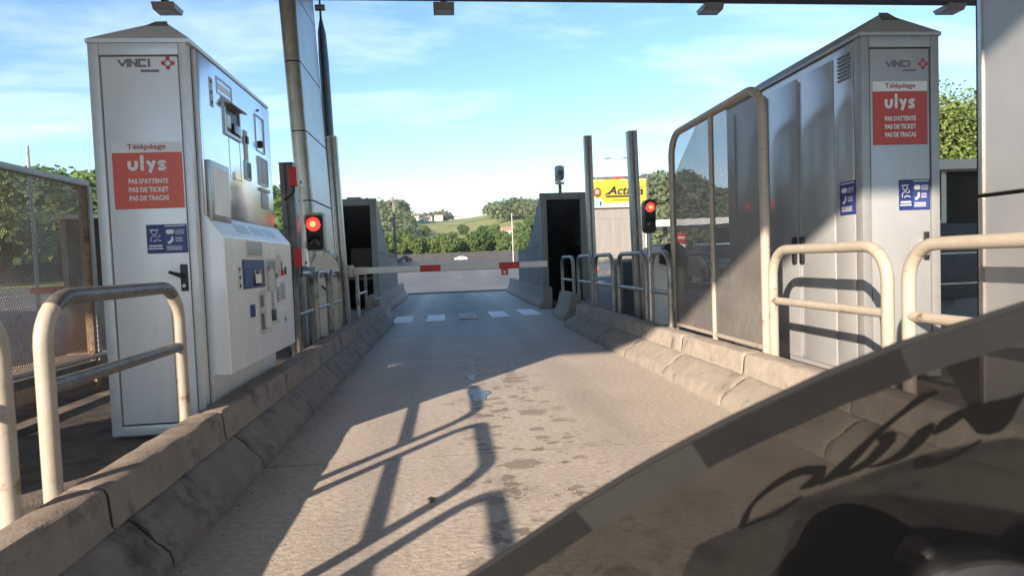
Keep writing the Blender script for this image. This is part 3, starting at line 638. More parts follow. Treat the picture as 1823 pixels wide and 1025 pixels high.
def blue_sign(parent, fr, u0, u1, v0, v1, part=False):
    w_, h_ = u1-u0, v1-v0
    o_ = flat('sign', 'sign_blue', parent, fr, rect(u0, u1, v0, v1), -.001, .003); o_['label'] = 'blue information sticker with white pictograms'
    um = u0+w_*.42 if not part else u0+w_*.03
    flat('field', 'sign_blue_light', o_, fr, rect(um+w_*.02, u1-w_*.03, v0+h_*.05, v1-h_*.05), .002, .0036)
    def r_(a, b_, c_, d_): return rect(u0+w_*a, u0+w_*b_, v0+h_*c_, v0+h_*d_)
    I = []
    if not part:
        I += [r_(.05, .38, .24, .29), r_(.03, .39, .15, .19)]
        ring = MB()
        pts_ = [(u0+w_*.19+w_*.075*math.cos(t*math.pi/8), v0+h_*.74+h_*.085*math.sin(t*math.pi/8), w_*.014) for t in range(17)]
        st_ = [pts_, [(u0+w_*.10, v0+h_*.42, w_*.014), (u0+w_*.10, v0+h_*.55, w_*.014), (u0+w_*.20, v0+h_*.62, w_*.014), (u0+w_*.28, v0+h_*.55, w_*.014)],
               [(u0+w_*.16, v0+h_*.42, w_*.02), (u0+w_*.25, v0+h_*.47, w_*.02), (u0+w_*.36, v0+h_*.43, w_*.02)],
               [(u0+w_*.30, v0+h_*.66, w_*.014), (u0+w_*.34, v0+h_*.61, w_*.014), (u0+w_*.30, v0+h_*.56, w_*.014)], [(u0+w_*.08, v0+h_*.80, w_*.03), (u0+w_*.30, v0+h_*.82, w_*.02)]]
        strokes('pictogram', 'sign_white', o_, fr, st_, .002, .0042)
    b0 = .46 if not part else .08
    bw = 1-b0-.04
    I += [r_(b0, b0+bw, .93, .96)] + [r_(b0+bw*.5, b0+bw*.95, .78-.06*k, .80-.06*k) for k in range(3)] + [r_(b0+bw*.5, b0+bw*.85, .52-.06*k, .54-.06*k) for k in range(3)] + [r_(b0+bw*.05, b0+bw*.8, .22-.055*k, .24-.055*k) for k in range(3)]
    bb = MB()
    for q in I: bb.prism(q, .002, .0044, 'z')
    bb.build('lettering', 'sign_white', o_, xf=fr)
    flat('pictogram', 'sign_white', o_, fr, [(u0+w_*(b0+bw*.25)+p[0], v0+h_*.74+p[1]) for p in rrect(bw*w_*.4, h_*.15, h_*.06, 4)], .002, .0042)
    strokes('pictogram', 'sign_white', o_, fr, [smoothline([(u0+w_*(b0+bw*.33), v0+h_*.57, h_*.06), (u0+w_*(b0+bw*.33), v0+h_*.44, h_*.08), (u0+w_*(b0+bw*.12), v0+h_*.35, h_*.09)], 4)], .002, .0042)
def hip_roof(e, x0, x1, y0, y1, z, hgt, inset, m='cab_frame'):
    a = [(x0, y0, z), (x1, y0, z), (x1, y1, z), (x0, y1, z), (x0, y0, z+.022), (x1, y0, z+.022), (x1, y1, z+.022), (x0, y1, z+.022), ((x0+x1)/2, y0+inset, z+hgt), ((x0+x1)/2, y1-inset, z+hgt)]
    o_ = MB().add(a, [(0, 1, 2, 3), (0, 1, 5, 4), (1, 2, 6, 5), (2, 3, 7, 6), (3, 0, 4, 7), (4, 5, 8), (5, 6, 9, 8), (6, 7, 9), (7, 4, 8, 9)]).build('roof', m, e)
    # vent hatch near the apex, lying on the front slope
    sl_ = Vector((0, inset, hgt-.022)).normalized(); fr = frame(((x0+x1)/2, y0+inset*.80, z+.022+(hgt-.022)*.80), (1, 0, 0), sl_)
    flat('vent', 'dark_steel', o_, fr, [(-.05, -.05), (.07, -.05), (.035, .045), (-.03, .045)], -.002, .006)

# ------------------------------------------------------------------ left toll cabinet
FY = 3.72
e = thing('toll_cabinet', 'tall grey toll payment cabinet with protruding lower machine on the left island', 'cabinet', (-1.64, 4.4, .18), 'toll cabinets')
x0, x1, z0, z1, yB = -1.915, -1.40, .20, 2.37, 5.25
box('body', 'cab_metal', e, x0+.02, x1-.02, FY+.03, yB, z0, z1-.005)
# front frame: stiles and rails, door inside
for nm, (a, b_, c, d) in (('stile', (x0, x0+.055, z0, z1)), ('stile', (x1-.042, x1, z0, z1)), ('rail', (x0+.055, x1-.042, z1-.065, z1)), ('rail', (x0+.055, x1-.042, z0, z0+.055))):
    MB().box(a, b_, FY-.004, FY+.06, c, d, .006).build(nm, 'cab_frame', e, smooth=True)
box('door_gap', 'black_gap', e, x0+.055, x1-.042, FY+.018, FY+.031, z0+.055, z1-.065)
MB().box(x0+.062, x1-.049, FY+.003, FY+.028, z0+.063, z1-.072, .004).build('door', 'cab_metal', e, smooth=True)
box('corner_seal', 'black_plastic', e, x1-.02, x1-.004, FY+.06, FY+.10, z0, z1-.01)
MB().box(x1-.012, x1+.016, FY+.078, FY+.10, z0, z1-.005, .004).build('corner_trim', 'cab_frame', e, smooth=True)
hip_roof(e, x0-.005, x1+.025, FY-.01, yB, z1, .245, .35)
box('plinth', 'dark_steel', e, x0+.03, x1-.03, FY+.05, yB-.02, .176, z0)
FRL = frame((-1.655, FY+.0025, 1.64), (1, 0, 0), (0, 0, 1))   # u from centre, v from 1.64
vinci(e, FRL, -.105, .60, .185, .045)
red_sign(e, FRL, -.168, .200, -.175, .19, 'sign_red')
blue_sign(e, FRL, -.012, .203, -.425, -.265)
h = MB().box(-1.497, -1.460, FY-.010, FY+.004, 1.0, 1.15, .004).build('handle', 'black_plastic', e, smooth=True)
MB().tube([(-1.479, FY-.005, 1.085), (-1.479, FY-.045, 1.085), (-1.54, FY-.05, 1.11)], [.012, .012, .009], 10).build('lever', 'black_plastic', h, smooth=True)
MB().disc((-1.479, FY-.009, 1.03), .010, (0, -1, 0), .005, 12).build('lock', 'steel', h)
# upper drivers' panel on the lane side
px = x1-.004
pn = MB().box(px-.02, px+.03, FY+.101, yB, 1.43, z1-.012, .006).build('upper_panel', 'cab_panel', e, smooth=True)
fx = px+.03
FU = frame((fx, 0, 0), (0, 1, 0), (0, 0, 1))
def up_box(nm, m, y0_, y1_, z0_, z1_, d, bev=.002): return MB().box(fx-.004, fx+d, y0_, y1_, z0_, z1_, bev).build(nm, m, pn, smooth=True)
def ring_frame(nm, m, y0_, y1_, z0_, z1_, t, d, par=None, x=None):
    xx = fx if x is None else x; b_ = MB()
    for (a, c, f_, g_) in ((y0_, y1_, z1_-t, z1_), (y0_, y1_, z0_, z0_+t), (y0_, y0_+t, z0_+t, z1_-t), (y1_-t, y1_, z0_+t, z1_-t)): b_.box(xx-.003, xx+d, a, c, f_, g_)
    return b_.build(nm, m, par or pn)
ring_frame('label_plate', 'panel_light', 4.09, 4.37, 2.195, 2.30, .012, .004); up_box('label', 'sign_white', 4.12, 4.34, 2.225, 2.265, .002, 0)
up_box('recess', 'black_plastic', 4.20, 4.47, 1.985, 2.155, .003, 0); ring_frame('recess_frame', 'steel', 4.18, 4.49, 1.965, 2.165, .022, .012)
MB().prism([(fx-.002, 2.165), (fx+.05, 2.150), (fx+.055, 2.158), (fx-.002, 2.20)], 4.17, 4.50, 'y').build('hood', 'steel', pn)
up_box('screen', 'sign_white', 4.23, 4.31, 2.02, 2.10, .006, 0); up_box('reader', 'screen_dark', 4.33, 4.45, 2.0, 2.06, .02)
up_box('indicator_plate', 'pale_plastic', 3.965, 4.02, 2.085, 2.26, .003)
for z in (2.11, 2.17, 2.235): MB().disc((fx, 3.992, z), .011, (1, 0, 0), .007, 12).build('indicator', 'black_plastic', pn)
up_box('ticket_slot', 'pale_plastic', 4.575, 4.635, 1.86, 2.07, .008); up_box('slot', 'black_plastic', 4.585, 4.625, 1.98, 2.03, .02)
ring_frame('hatch', 'panel_light', 4.26, 4.48, 1.70, 2.0, .005, .002)
up_box('receipt_slot', 'black_plastic', 4.575, 4.665, 1.745, 1.845, .006); ring_frame('receipt_frame', 'panel_light', 4.56, 4.68, 1.73, 1.86, .012, .01)
ring_frame('coin_plate', 'panel_light', 4.86, 5.08, 1.98, 2.25, .008, .004); MB().disc((fx, 4.96, 2.04), .028, (1, 0, 0), .02, 16).build('button', 'black_plastic', pn)
MB().disc((fx+.02, 4.96, 2.04), .014, (1, 0, 0), .006, 12).build('button_cap', 'red_paint', pn)
up_box('bill_slot', 'panel_grey', 4.90, 5.10, 1.75, 1.93, .004); ring_frame('bill_frame', 'panel_light', 4.885, 5.115, 1.735, 1.945, .012, .008)
up_box('card_slot', 'panel_grey', 4.92, 5.10, 1.56, 1.68, .004); up_box('card_lip', 'pale_plastic', 4.90, 5.12, 1.69, 1.715, .014)
MB().disc((fx, 4.95, 2.29), .009, (1, 0, 0), .006, 10).build('screw', 'black_plastic', pn); MB().disc((fx, 4.33, 1.72), .03, (1, 0, 0), .002, 16).build('badge', 'panel_light', pn)
# poster holder
ph = MB().box(fx+.0, fx+.028, 3.83, 4.16, 1.40, 1.75, .012).build('poster_holder', 'steel', e, smooth=True)
MB().box(fx+.02, fx+.0295, 3.87, 4.12, 1.435, 1.715).build('poster', 'paper', ph)
# lower machine housing
lx = -1.28
lo_ = MB().prism([(x1-.02, .50), (lx, .50), (lx, 1.305), (x1+.02, 1.435), (x1-.02, 1.435)], FY+.08, 5.33, 'y').build('lower_machine', 'cab_metal', e)
bm_ = lo_.modifiers.new('b', 'BEVEL'); bm_.width = .006; bm_.segments = 2
def lw(nm, m, y0_, y1_, z0_, z1_, d, bev=.002, par=None): return MB().box(lx-.004, lx+d, y0_, y1_, z0_, z1_, bev).build(nm, m, par or lo_, smooth=True)
ring_frame('screen_frame', 'pale_plastic', 4.19, 4.52, 1.185, 1.29, .014, .006, lo_, lx); lw('screen', 'panel_grey', 4.21, 4.50, 1.20, 1.275, .003)
bs = lw('sign', 'sign_blue', 4.09, 4.55, .985, 1.17, .004, 0); lw('label', 'sign_blue_light', 4.11, 4.53, 1.115, 1.16, .0055, 0, bs)
lw('screen', 'screen_dark', 4.30, 4.53, 1.0, 1.10, .007, .001, bs); lw('display', 'sign_white', 4.33, 4.46, 1.015, 1.075, .0085, 0, bs)
lw('label', 'sign_blue_light', 4.12, 4.27, 1.01, 1.10, .0055, 0, bs)
lw('recess', 'dark_steel', 4.60, 4.80, .97, 1.16, .003, .001); ring_frame('recess_frame', 'pale_plastic', 4.58, 4.82, .95, 1.18, .016, .008, lo_, lx)
MB().prism([(p[0]+4.65, p[1]+1.03) for p in rrect(.13, .17, .06, 5)], lx-.002, lx+.025, 'x').build('speaker', 'pale_plastic', lo_, smooth=True)
MB().disc((lx, 4.94, 1.13), .085, (1, 0, 0), .004, 24).build('plate', 'pale_plastic', lo_)
MB().disc((lx+.004, 5.0, 1.075), .022, (1, 0, 0), .014, 16).build('button', 'red_paint', lo_); lw('lever', 'dark_steel', 4.99, 5.0, 1.09, 1.16, .012)
lw('coin_slot', 'black_plastic', 5.10, 5.14, 1.06, 1.12, .006); lw('keyhole', 'black_plastic', 4.83, 4.86, 1.04, 1.075, .01)
lw('ticket_recess', 'dark_steel', 4.40, 4.50, .70, .93, .002, 0); ring_frame('ticket_frame', 'pale_plastic', 4.375, 4.53, .675, .95, .018, .008, lo_, lx); lw('ticket_lip', 'pale_plastic', 4.42, 4.56, .675, .70, .03); lw('ticket_tab', 'pale_plastic', 4.40, 4.44, .81, .85, .02)
lw('receipt_guide', 'panel_grey', 4.69, 4.76, .80, .96, .003); lw('receipt_slot', 'black_plastic', 4.68, 4.79, .735, .815, .006); lw('receipt_lip', 'pale_plastic', 4.67, 4.80, .71, .735, .022)
lw('receipt_shelf', 'pale_plastic', 4.42, 4.78, .945, .96, .02)
lw('bill_plate', 'panel_grey', 4.95, 5.08, .87, 1.0, .003); lw('bill_bar', 'white_paint', 4.93, 5.10, .815, .828, .012); lw('bill_bar', 'white_paint', 4.93, 5.10, .785, .798, .012); lw('badge', 'panel_grey', 5.02, 5.08, .70, .735, .004)
kp = lw('keypad', 'dark_steel', 4.84, 4.92, .86, .97, .004)
for ky in range(3):
    for kz in range(4): lw('key', 'pale_plastic', 4.848+ky*.024, 4.864+ky*.024, .868+kz*.025, .884+kz*.025, .009, 0, kp)
lw('arrow', 'sign_blue', 4.20, 4.30, .80, .88, .003, 0); lw('label', 'sign_white', 4.62, 4.72, 1.20, 1.26, .003, 0); lw('label', 'sign_white', 4.84, 5.06, 1.225, 1.25, .003, 0)
lw('indicator_strip', 'pale_plastic', 4.0, 4.05, .985, 1.13, .003)
for z in (1.01, 1.06, 1.11): MB().disc((lx+.002, 4.025, z), .010, (1, 0, 0), .006, 10).build('indicator', 'black_plastic', lo_)
for k in range(3): # film strips on the sloping ledge
    sl_ = Vector((x1+.02-lx, 0, .13)).normalized(); y_ = 4.15+k*.32
    flat('ledge_label', 'panel_light', lo_, frame(((lx+x1+.02)/2, y_+.13, 1.370), (0, 1, 0), sl_), rect(-.12, .12, -.035, .035), -.001, .002)

# ------------------------------------------------------------------ right toll cabinet
e = thing('toll_cabinet', 'tall grey toll cabinet with flat panelled side on the right island', 'cabinet', (3.05, 4.9, .18), 'toll cabinets')
xa, xb, ya, yz, z0, z1 = 2.775, 3.335, 4.03, 6.1, .20, 2.50
box('body', 'cab_side', e, xa+.012, xb-.02, ya+.03, yz, z0, z1-.005)
for nm, (a, b_, c, d) in (('stile', (xa, xa+.06, z0, z1)), ('stile', (xb-.06, xb, z0, z1)), ('rail', (xa+.06, xb-.06, z1-.075, z1)), ('rail', (xa+.06, xb-.06, z0, z0+.055))):
    MB().box(a, b_, ya-.004, ya+.07, c, d, .006).build(nm, 'frame_dull', e, smooth=True)
box('door_gap', 'black_gap', e, xa+.06, xb-.06, ya+.018, ya+.031, z0+.055, z1-.075)
MB().box(xa+.068, xb-.068, ya+.003, ya+.028, z0+.063, z1-.083, .004).build('door', 'cab_dull', e, smooth=True)
hip_roof(e, xa-.012, xb+.012, ya-.012, yz, z1, .215, .18, 'frame_dull')
box('plinth', 'dark_steel', e, xa+.03, xb-.03, ya+.05, yz-.02, .176, z0)
for (a, b_) in ((ya+.075, 4.33), (4.34, 4.80), (4.81, 5.30), (5.31, 5.92)):
    dr = MB().box(xa+.001, xa+.016, a+.004, b_-.004, z0+.04, z1-.06 if a > 4.3 else z1-.02, .003).build('side_panel', 'cab_side', e, smooth=True)
    if a > 4.3:
        for ed in ((b_-.018, b_-.010),): MB().box(xa-.007, xa+.002, ed[0], ed[1], z0+.06, z1-.09, .002).build('fold', 'frame_dull', dr, smooth=True)
for yy in (4.755, 4.865):
    hd = MB().box(xa-.024, xa+.002, yy-.022, yy+.022, .99, 1.20, .008).build('handle', 'black_plastic', e, smooth=True)
vt = MB()
for k in range(7): vt.box(xa-.006, xa+.002, 4.135, 4.275, 2.26+k*.026, 2.273+k*.026)
vt.build('louvre', 'dark_steel', e)
FRR = frame(((xa+xb)/2, ya+.0025, 1.70), (1, 0, 0), (0, 0, 1))
vinci(e, FRR, -.095, .595, .20, .045)
red_sign(e, FRR, -.195, .195, .075+.005, .50, 'sign_red_faded')
blue_sign(e, FRR, -.015, .208, -.36, -.155)
FRS = frame((xa+.001, 0, 0), (0, -1, 0), (0, 0, 1))
blue_sign(e, FRS, -4.27, -4.10, 1.33, 1.56, part=True)
hd = MB().box(xb-.12, xb-.085, ya-.012, ya+.004, 1.0, 1.19, .005).build('handle', 'black_plastic', e, smooth=True)
MB().box(xb-.112, xb-.094, ya-.03, ya-.01, 1.03, 1.14, .006).build('lever', 'steel', hd, smooth=True)

# ------------------------------------------------------------------ hoop rails
def hoop(label, group, X, ya, yb_, ztop, zmid, zbase, r_, legm, topm, crossm, rad=.17, skew=0.0):
    e_ = thing('guard_rail', label, 'guard rail', (X, (ya+yb_)/2, zbase), group)
    def arc(yc, s):   # corner from vertical to horizontal
        return [(X, yc - s*rad*math.cos(t), ztop-rad+rad*math.sin(t)) for t in [math.pi/2*k/7 for k in range(8)]]
    n_arc = arc(ya+rad, 1); f_arc = arc(yb_-rad, -1)
    MB().tube([(X, ya, zbase)] + n_arc[:5], r_, 14).build('leg', legm, e_, smooth=True)
    MB().tube([(X, yb_, zbase)] + f_arc[:5], r_, 14).build('leg', legm, e_, smooth=True)
    MB().tube(n_arc[4:] + f_arc[::-1][:4], r_*1.004, 14).build('top_bar', topm, e_, smooth=True)
    if zmid: MB().tube([(X, ya+r_*.5, zmid), (X, yb_-r_*.5, zmid)], r_*.82, 12).build('cross_bar', crossm, e_, smooth=True)
    for yy in (ya, yb_): MB().lathe([(r_*1.9, 0), (r_*1.9, .012), (r_*1.05, .018)], (X, yy, zbase), 14).build('foot_plate', legm, e_)
    return e_
GL = 'cream hoop rails on the left kerb'
hoop('cream hoop rail with worn grey bars in front of the left cabinet', GL, -1.43, 2.37, 3.49, 1.03, .715, .18, .031, 'cream_paint', 'worn_grey', 'worn_grey')
hoop('cream hoop rail cut off by the left picture edge', GL, -1.43, 1.06, 2.15, 1.03, .69, .18, .031, 'cream_paint', 'cream_paint', 'cream_paint')
hoop('cream hoop rail out of view casting a shadow on the near lane', GL, -1.43, -.26, .84, 1.03, .69, .18, .031, 'cream_paint', 'cream_paint', 'cream_paint')
GR = 'cream hoop rails on the right kerb'
hoop('cream hoop rail in front of the right cabinet beside the mesh guard', GR, 2.37, 3.24, 4.47, 1.105, .735, .18, .033, 'cream_paint', 'cream_paint', 'cream_paint', .19)
hoop('cream hoop rail in front of the right column behind the windscreen', GR, 2.37, 1.75, 3.08, 1.105, .735, .18, .033, 'cream_paint', 'cream_paint', 'cream_paint', .19)
for i, (a, c, lb) in enumerate(((6.22, 6.90, 'small steel hoop rail right beside the left payment machine'), (7.12, 7.80, 'small steel hoop rail in front of the barrier cabinet'), (7.96, 8.60, 'small steel hoop rail overlapping the ivory barrier cabinet'), (10.2, 11.2, 'pale steel hoop rail beyond the barrier cabinet on the left'))):
    hoop(lb, 'small hoop rails on the left island', -1.46, a, c, 1.05, .66, .18, .026, 'dark_steel' if i == 0 else 'rail_steel', 'rail_steel', 'rail_steel', .16)
for i, (a, c, lb) in enumerate(((6.36, 6.98, 'narrow steel hoop rail nearest the mesh guard on the right'), (7.16, 8.36, 'wide steel hoop rail below the right signal'), (8.66, 9.72, 'steel hoop rail in the middle of the right island row'), (9.95, 11.05, 'steel hoop rail by the tall post on the right island'), (11.45, 12.6, 'steel hoop rail farthest along, beside the dark right enclosure'))):
    X_ = 2.26 if i < 4 else 2.25
    hoop(lb, 'small hoop rails on the right island', X_+.0, a, c, 1.13, .70, .18, .03, 'rail_steel', 'rail_steel', 'rail_steel', .2)
for (a, lb) in ((7.6, 'second-row steel hoop rail deeper on the right island, nearer one'), (9.3, 'second-row steel hoop rail deeper on the right island, farther one')):
    hoop(lb, 'small hoop rails on the right island', 3.3, a, a+1.1, 1.10, .70, .18, .028, 'rail_steel', 'rail_steel', 'rail_steel', .2)

# ------------------------------------------------------------------ mesh guards
def strands(b_, inside, u0, u1, v0, v1, pitch, wd, th, emit):
    for sgn in (1, -1):
        nx, ny = math.sin(R(58)), -sgn*math.cos(R(58)); tx, ty = math.cos(R(58)), sgn*math.sin(R(58))
        cs = [u*nx+v*ny for u in (u0, u1) for v in (v0, v1)]; c = min(cs)+pitch
        while c < max(cs):
            ts = []
            for k in range(-250, 251):
                t = k*.02; u = (u0+u1)/2*1.0; 
                px_, py_ = nx*c + tx*t, ny*c + ty*t
                if inside(px_, py_): ts.append(t)
            if len(ts) > 1:
                ta, tb = ts[0]-.01, ts[-1]+.01
                quad = [(nx*(c+s1*wd/2)+tx*t, ny*(c+s1*wd/2)+ty*t) for s1, t in ((-1, ta), (1, ta), (1, tb), (-1, tb))]
                b_.add([emit(q, -th/2*sgn*.2-th/2) for q in quad] + [emit(q, -th/2*sgn*.2+th/2) for q in quad], [(0, 1, 2, 3), (7, 6, 5, 4), (0, 4, 5, 1), (2, 6, 7, 3)])
            c += pitch
X = 2.345
e = thing('mesh_guard', 'tall round-cornered mesh guard between the hoop rails and right cabinet', 'mesh guard', (X, 5.5, .18), 'mesh guards')
ya, yb_, zt, rad = 4.53, 6.46, 2.33, .23
def arcp(yc, zc, a0, a1, n=8): return [(X, yc+rad*math.cos(a0+(a1-a0)*k/n), zc+rad*math.sin(a0+(a1-a0)*k/n)) for k in range(n+1)]
MB().tube([(X, ya, .18), (X, ya, 1.2)] + arcp(ya+rad, zt-rad, math.pi, math.pi/2) + arcp(yb_-rad, zt-rad, math.pi/2, 0) + [(X, yb_, .18)], .034, 14).build('frame', 'cream_paint', e, smooth=True)
MB().tube([(X, 5.46, .18), (X, 5.46, zt)], .024, 12).build('post', 'cream_paint', e, smooth=True)
MB().box(X-.012, X+.012, ya+.03, yb_-.03, .36, .39).build('bottom_bar', 'cream_paint', e)
MB().disc((X-.03, 5.46, .98), .018, (-1, 0, 0), .012, 10).build('bolt', 'steel', e)
def ins(y, z):
    if not (ya+.02 < y < yb_-.02 and .385 < z < zt-.02): return False
    for yc in (ya+rad, yb_-rad):
        if z > zt-rad and ((yc < 5 and y < yc) or (yc > 5 and y > yc)): return math.hypot(y-yc, z-zt+rad) < rad-.015
    return True
b = MB(); strands(b, ins, ya, yb_, .385, zt, .0175, .0054, .002, lambda q, d: (X+.0+d, q[0], q[1])); o = b.build('mesh', 'mesh_metal', e); o['kind'] = 'stuff'
# left fence
X = -2.92
e = thing('mesh_fence', 'square framed wire mesh fence with rusty post at the left edge', 'fence', (X, 4.6, .18), 'mesh guards')
ya, yb_, zt, zb = 3.3, 5.47, 1.83, .42
MB().box(X-.03, X+.03, yb_-.03, yb_+.03, .18, zt, .004).build('post', 'rust_frame', e, smooth=True)
MB().box(X-.03, X+.03, ya-.03, ya+.03, .18, zt, .004).build('post', 'rust_frame', e, smooth=True)
MB().box(X-.035, X+.035, ya-.03, yb_+.035, zt-.001, zt+.045, .004).build('top_rail', 'fence_frame', e, smooth=True)
MB().box(X+.031, X+.05, yb_-.01, yb_+.035, zb, zt).build('edge_strip', 'fence_frame', e)
MB().box(X-.03, X+.03, ya+.031, yb_-.031, zb-.06, zb).build('bottom_rail', 'dark_steel', e)
b = MB(); strands(b, lambda y, z: ya < y < yb_-.03 and zb < z < zt, ya, yb_, zb, zt, .021, .0058, .002, lambda q, d: (X+d, q[0], q[1])); o = b.build('mesh', 'fence_mesh', e); o['kind'] = 'stuff'
MB().tube([(X+.1, 4.2, .47), (X+.1, 5.6, .47)], .018, 8).build('lower_bar', 'cream_paint', e)
# low wall behind the fence, on the far side of the island
b = thing('low_wall', 'low concrete block wall under the left mesh fence', 'wall', (-3.3, 5, .0))
for k in range(6): MB().box(-3.5, -3.14, 3.0+k*.62, 3.61+k*.62, 0, .40+.01*(k % 2), .012).build('block', 'kerb_concrete', b, smooth=True)
e = thing('bollard_post', 'short cream post standing behind the left cabinet by the fence', 'post', (-2.86, 5.75, .18))
MB().tube([(-2.86, 5.75, .18), (-2.86, 5.75, .86), (-2.86, 5.82, .92)], .03, 12).build('post_tube', 'cream_paint', e, smooth=True)
MB().lathe([(.06, 0), (.06, .012), (.034, .02)], (-2.86, 5.75, .18), 14).build('foot_plate', 'cream_paint', e)
# booth of the next lane on the left
e = thing('toll_booth', 'dark glazed toll booth of the next lane behind the left cabinet', 'booth', (-4.6, 9.4, 0))
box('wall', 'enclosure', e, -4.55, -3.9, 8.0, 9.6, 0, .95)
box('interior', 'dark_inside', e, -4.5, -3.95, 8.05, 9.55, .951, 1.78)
for (x_, y_) in ((-4.55, 8.0), (-3.96, 8.0), (-4.55, 9.54), (-3.96, 9.54)): box('mullion', 'enclosure_frame', e, x_-.003, x_+.063, y_-.003, y_+.063, .952, 1.779)
MB().box(-4.6, -3.85, 7.93, 9.7, 1.78, 1.84, .015).build('roof', 'fence_frame', e, smooth=True)
e2 = MB().tube([(-3.9, 7.9, 1.32), (-3.82, 7.9, 1.32), (-3.82, 7.9, 1.22)], .02, 8).build('bracket', 'steel', e, smooth=True)
e = thing('barrier_boom', 'red and white boom of the next lane seen through the left mesh', 'barrier', (-6, 9.6, .9))
for (a, c, m) in ((-9.5, -7.2, 'white_paint'), (-7.2, -6.6, 'red_paint'), (-6.6, -5.9, 'white_paint'), (-5.9, -5.3, 'red_paint'), (-5.3, -4.6, 'white_paint')): MB().prism([(9.6+p[0], .93+p[1]) for p in rrect(.04, .10, .018, 4)], a, c, 'x').build('band', m, e, smooth=True)
MB().box(-4.75, -4.56, 9.62, 9.95, -.03, 1.05, .012).build('stand', 'ivory', e, smooth=True)
# lamp pole behind the left mesh
def lamp_pole(x, y, z0_, h_, label, twin=False, r_=.07, head=True):
    e_ = thing('lamp_post', label, 'lamp post', (x, y, z0_), 'lamp posts'); MB().tube([(x, y, z0_-1), (x, y, z0_+h_)], [r_, r_*.6], 8).build('pole', 'fence_frame', e_, smooth=True)
    if head:
        for s_ in ((-1, 1) if twin else (-1,)):
            MB().tube([(x, y, z0_+h_-.1), (x+s_*.5, y, z0_+h_+.15), (x+s_*1.2, y, z0_+h_+.2)], r_*.5, 6).build('arm', 'fence_frame', e_); MB().box(x+s_*1.0, x+s_*1.9, y-.18, y+.18, z0_+h_+.12, z0_+h_+.28, .03).build('lamp_head', 'dark_steel', e_, smooth=True)
lamp_pole(10.1, 100, 0, 8.6, 'thin pale lamp post in front of the far trees on the right', head=False, r_=.10)
lamp_pole(27.3, 100, 0, 16.6, 'tall lamp post with twin heads above the truck', twin=True, r_=.13)
lamp_pole(-10.0, 16.5, 0, 4.3, 'pale pole seen through the left mesh fence', head=False, r_=.055)

# ------------------------------------------------------------------ left signal post group
def ext_post(X, Y, zb_, zt_, w_, label, m='steel', lean=(0, 0), d_=None):
    e_ = thing('steel_post', label, 'post', (X, Y, zb_), 'tall grooved steel posts', (lean[1], lean[0], 0)); h_ = w_/2; d_ = d_ or h_
    MB().box(X-h_, X-h_*.25, Y-d_, Y+d_, zb_, zt_, .006).build('flange', m, e_, smooth=True); MB().box(X+h_*.25, X+h_, Y-d_, Y+d_, zb_, zt_, .006).build('flange', m, e_, smooth=True)
    box('web', 'dark_steel', e_, X-h_*.25, X+h_*.25, Y-d_*.7, Y+d_*.7, zb_, zt_-.004)
    MB().box(X-h_*1.03, X+h_*1.03, Y-d_*1.05, Y+d_*1.05, zt_-.003, zt_+.012, .003).build('cap', m, e_, smooth=True)
    box('base_plate', 'dark_steel', e_, X-w_*.9, X+w_*.9, Y-w_*.9, Y+w_*.9, zb_-.002, zb_+.014); return e_
ext_post(-1.50, 6.42, .18, 2.12, .13, 'dark steel post carrying the left signal and red boxes', 'dark_steel', (R(-1.0), 0))
e = thing('traffic_light', 'red traffic light lit on the left post beside red boxes', 'traffic light', (-1.33, 6.58, 1.25), 'lane signals')
MB().prism([(p[0]-1.335, p[1]+1.465) for p in rrect(.19, .40, .03, 4)], 6.6, 6.72, 'y').build('housing', 'panel_grey', e, smooth=True)
MB().prism([(p[0]-1.335, p[1]+1.455) for p in rrect(.165, .36, .02, 4)], 6.592, 6.602, 'y').build('face', 'black_plastic', e)
def lens(e_, x, y, z, r_, lit):
    o_ = MB().lathe([(r_, 0), (r_*.95, r_*.16), (r_*.7, r_*.32), (r_*.3, r_*.4), (.001, r_*.41)], (0, 0, 0), 24).build('lens', 'signal_red' if lit else 'signal_off', None, smooth=True)
    for v_ in o_.data.vertices: a_ = v_.co.copy(); v_.co = Vector((x+a_.x, y-a_.z, z+a_.y)) - ORG[e_.name]
    o_.parent = e_
    vs_ = MB(); n_ = 16; pts_ = [(math.cos(math.pi*(k/n_)), math.sin(math.pi*(k/n_))) for k in range(n_+1)]
    for k in range(n_):
        (a, b_), (c, d) = pts_[k], pts_[k+1]; q = r_*1.06; q2 = r_*1.12
        vs_.add([(x+a*q, y, z+b_*q), (x+c*q, y, z+d*q), (x+c*q, y-r_*.75, z+d*q), (x+a*q, y-r_*.75, z+b_*q), (x+a*q2, y, z+b_*q2), (x+c*q2, y, z+d*q2), (x+c*q2, y-r_*.75, z+d*q2), (x+a*q2, y-r_*.75, z+b_*q2)], [(0, 1, 2, 3), (4, 7, 6, 5), (3, 2, 6, 7), (0, 4, 5, 1), (0, 3, 7, 4), (1, 5, 6, 2)])
    vs_.build('visor', 'black_plastic', e_, smooth=True)
    if lit:
        c_ = MB().disc((x, y-r_*.40, z), r_*.42, (0, -1, 0), .008, 20).build('lens_core', 'signal_core', e_)
lens(e, -1.345, 6.592, 1.545, .072, True); lens(e, -1.335, 6.592, 1.355, .062, False); e.location += Vector((-.055, .25, .015))
MB().box(-1.45, -1.42, 6.62, 6.68, 1.30, 1.36).build('bracket', 'steel', e); MB().box(-1.45, -1.42, 6.62, 6.68, 1.58, 1.64).build('bracket', 'steel', e)
